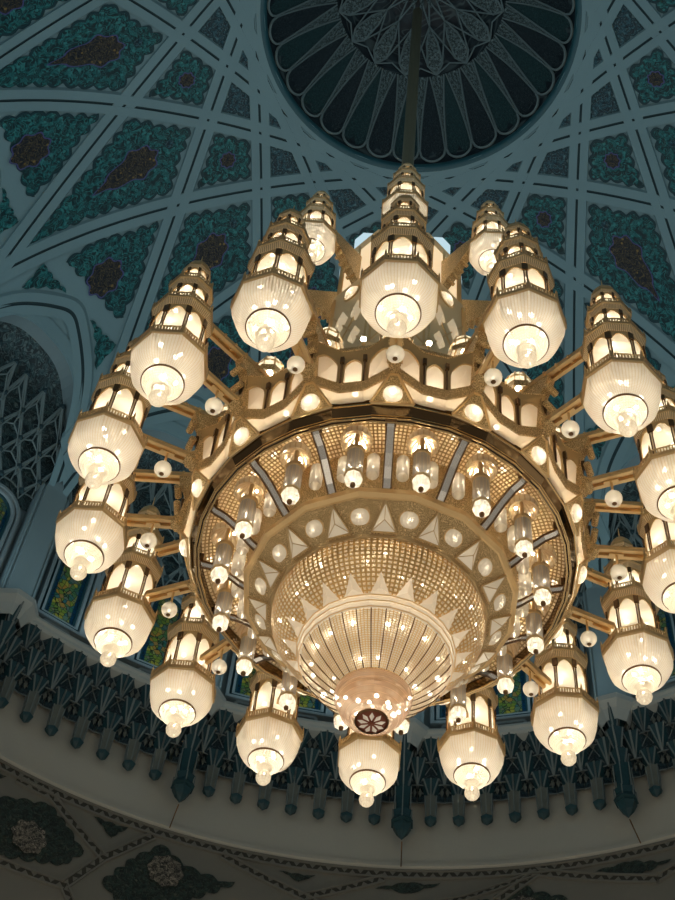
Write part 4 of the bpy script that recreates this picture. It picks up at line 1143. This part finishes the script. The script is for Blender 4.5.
# ================================================================== ORNAMENTED WALL BELOW
b = MB(); b.lathe([(12.66, 19.66), (12.66, 15.2)], 192, 0, DC); low = struct('wall_lower', b, 'low_stone')
AZ0 = 176.6
def W(x, z, off=0.0): return pol(12.66 - off, R(AZ0 + x), z, DC)
def strip(path, w, name='carved_band'):
    b = MB(); b.cur = 0
    for (x0, z0), (x1, z1) in zip(path[:-1], path[1:]):
        n = max(1, int(abs(x1 - x0) / 1.5)); kx = 12.66 * PI / 180
        dx, dz = (x1 - x0) * kx, z1 - z0; l = math.hypot(dx, dz); nx, nz = -dz / l, dx / l
        for i in range(n):
            u0, u1 = i / n, (i + 1) / n
            def Q(u, o, h): return W(x0 + (x1 - x0) * u + nx * o / kx, z0 + dz * u + nz * o, h)
            for o0, o1, h0, h1, mi in ((-w / 2, -w / 2, -.02, .07, 1), (-w / 2, -w * .34, .07, .07, 1), (-w * .34, -w * .30, .07, .03, 1), (-w * .30, w * .30, .03, .03, 0), (w * .30, w * .34, .03, .07, 1), (w * .34, w / 2, .07, .07, 1), (w / 2, w / 2, .07, -.02, 1)):
                b.cur = mi; b.quad(Q(u0, o0, h0), Q(u1, o0, h0), Q(u1, o1, h1), Q(u0, o1, h1))
        # row of little raised triangles along the band
        m = max(2, int(l / .17))
        b.cur = 1
        for i in range(m):
            u0, u1 = (i + .1) / m, (i + .9) / m
            def Q(u, o, h): return W(x0 + (x1 - x0) * u + nx * o / kx, z0 + dz * u + nz * o, h)
            s_ = 1 if i % 2 else -1
            b.add([Q(u0, s_ * w * .26, .045), Q(u1, s_ * w * .26, .045), Q((u0 + u1) / 2, -s_ * w * .2, .045)], [(0, 1, 2)])
    b.build(name, [M['band_dark'], M['low_stone']], low)
strip([(-62, 19.50), (72, 19.50)], .22)
strip([(38.0, 19.38), (34.3, 19.36), (28.1, 18.45), (24.0, 19.38)], .20)
strip([(28.1, 18.45), (31.0, 17.5), (40, 17.35)], .20)
strip([(31.0, 17.5), (28.0, 16.6)], .20)
strip([(17.2, 19.38), (9.0, 18.72), (1.6, 19.38)], .20)
strip([(9.0, 18.72), (4.5, 18.2), (0, 18.0), (-5, 18.15), (-13.0, 19.42), (-24, 18.75), (-31, 19.4)], .20)
strip([(-13.0, 19.42), (-6, 18.9), (1.2, 18.6)], .14)
def wpanel(pts, wave, amp, med, name='wall_panel'):
    kx = 12.66 * PI / 180
    poly = [Vector((x * kx, z)) for x, z in pts]
    ol = lobed(poly, wave, amp); c = sum(poly, Vector((0, 0))) / len(poly)
    b = MB(); n = len(ol); rings = (1, .7, .4)
    P = [c + (q - c) * s_ for s_ in rings for q in ol] + [c]
    fs = [(i * n + j, i * n + (j + 1) % n, (i + 1) * n + (j + 1) % n, (i + 1) * n + j) for i in range(2) for j in range(n)] + [(2 * n + j, 2 * n + (j + 1) % n, 3 * n) for j in range(n)]
    b.add([W(q.x / kx, q.y, .03) for q in P], fs, [((q - c).x, (q - c).y) for q in P])
    t = b.build(name, 'low_tile', low)
    if med:
        b = MB(); K = 32; o = [Vector((med[0] * kx, med[1])) + Vector((math.cos(2 * PI * i / K), math.sin(2 * PI * i / K))) * med[2] * (1 + .08 * math.cos(16 * PI * i / K)) for i in range(K)]
        b.add([W(q.x / kx, q.y, .06) for q in o], [tuple(range(K))], [((q - c).x, (q - c).y) for q in o]); b.build('medallion', 'low_medal', t)
    return t
wpanel([(39.5, 18.75), (37.5, 19.0), (34.2, 19.22), (32.0, 18.9), (29.7, 18.40), (31.4, 17.9), (34.0, 17.7), (37.0, 17.5), (39.5, 17.6)], .35, .09, (35.3, 18.2, .37))
wpanel([(28.0, 17.9), (25.5, 18.75), (23.0, 19.30), (20.5, 18.95), (15.3, 18.72), (19, 18.1), (22, 17.6), (25.5, 17.4)], .35, .09, (22.2, 18.6, .37))
wpanel([(30.0, 19.36), (26.4, 19.36), (27.9, 18.95)], .3, .04, None)
wpanel([(11.6, 19.30), (8.0, 19.28), (9.7, 19.05)], .3, .03, None)
wpanel([(2.4, 19.15), (-.7, 19.34), (-3.9, 19.25), (-.8, 18.98)], .35, .05, None)
wpanel([(-18.4, 19.28), (-21.8, 19.36), (-25.6, 19.10), (-21.7, 18.88)], .35, .05, None)
wpanel([(-15.8, 18.75), (-12.8, 19.0), (-11.4, 19.22), (-9.8, 19.05), (-7.0, 18.8), (-9.5, 18.3), (-11.4, 18.0), (-14, 18.2)], .35, .09, (-11.4, 18.5, .35))
wpanel([(42, 19.34), (38.9, 19.30), (40.2, 19.05)], .3, .03, None)

# ================================================================== thin cables below the large corbels
CL = {199.07: 'thin dark cable hanging down the plain wall at lower left, below a large corbel', 176.57: 'thin dark cable hanging down the plain wall at bottom centre, below a large corbel', 154.07: 'thin dark cable hanging down the plain wall at lower right, slightly slanted'}
for az, lab in CL.items():
    b = MB(); a = R(az); dr = R({199.07: .25, 176.57: .02, 154.07: -.55}[az])
    b.tube([pol(12.3, a, 20.10, DC), pol(12.42, a + dr * .3, 19.95, DC), pol(12.5, a + dr, 19.6, DC)], .014, 5)
    o = b.build('cable', 'bronze'); o['label'] = lab; o['category'] = 'cable'; o['group'] = 'cables below the large corbels'

# ================================================================== LIGHT
def area(name, loc, target, sx, sy, col, energy):
    l = bpy.data.lights.new(name, 'AREA'); l.shape = 'RECTANGLE'; l.size = sx; l.size_y = sy; l.color = col; l.energy = energy
    o = bpy.data.objects.new(name, l); COL.objects.link(o); o.location = loc
    d = Vector(target) - Vector(loc); o.rotation_euler = d.to_track_quat('-Z', 'Y').to_euler()
    return o
for j in range(16):
    a = PH + STEP * (j + .5)
    area('dome_fill_light', pol(11.75, a, 23.2, DC), pol(4.0, a, 34.0, DC), 3.0, .3, (.66, .90, 1.0), 50)  # unseen lamps added at the cornice to brighten the dome
w = bpy.data.worlds.new('hall_fill'); SC.world = w; w.use_nodes = True
bg = w.node_tree.nodes['Background']; bg.inputs[1].default_value = .60
wt = w.node_tree; tc = wt.nodes.new('ShaderNodeTexCoord'); nz = wt.nodes.new('ShaderNodeTexVoronoi'); nz.inputs['Scale'].default_value = 3.2
wr = wt.nodes.new('ShaderNodeValToRGB'); wr.color_ramp.elements[0].position = .12; wr.color_ramp.elements[0].color = (3.0, 2.6, 2.0, 1)  # ambient fill from below, bright patches added for the rim to reflect
wr.color_ramp.elements[1].position = .42; wr.color_ramp.elements[1].color = (.42, .37, .30, 1)
wt.links.new(tc.outputs['Generated'], nz.inputs['Vector']); wt.links.new(nz.outputs['Distance'], wr.inputs[0]); wt.links.new(wr.outputs[0], bg.inputs[0])

# lift everything so that the eye is at standing height
for o in COL.objects:
    if o.parent is None: o.location.z += EYE

# ================================================================== CAMERA
F, YAW, PIT, ROL, DST = 1417.30, -.0636567, .9624679, .1170886, 12.15084
cy, sy, cp, sp2, cr, sr = math.cos(YAW), math.sin(YAW), math.cos(PIT), math.sin(PIT), math.cos(ROL), math.sin(ROL)
fw = Vector((sy * cp, cy * cp, sp2)); r0 = Vector((cy, -sy, 0)); u0 = r0.cross(fw)
rr_ = cr * r0 + sr * u0; uu_ = -sr * r0 + cr * u0
cd = bpy.data.cameras.new('camera'); cam = bpy.data.objects.new('camera', cd); COL.objects.link(cam)
cam.matrix_world = Matrix(((rr_.x, uu_.x, -fw.x, 0), (rr_.y, uu_.y, -fw.y, -DST), (rr_.z, uu_.z, -fw.z, EYE), (0, 0, 0, 1)))
cd.sensor_fit = 'VERTICAL'; cd.sensor_height = 24; cd.sensor_width = 18; cd.lens = F * 24 / 900; cd.clip_end = 200; cd.clip_start = .1
SC.camera = cam
SC.view_settings.view_transform = 'Standard'; SC.view_settings.look = 'None'; SC.view_settings.gamma = 1; SC.view_settings.use_curve_mapping = False
SC.view_settings.exposure = 0.0
SC.cycles.use_denoising = True
SC.cycles.max_bounces = 10; SC.cycles.transparent_max_bounces = 16
SC.cycles.sample_clamp_indirect = 4.0
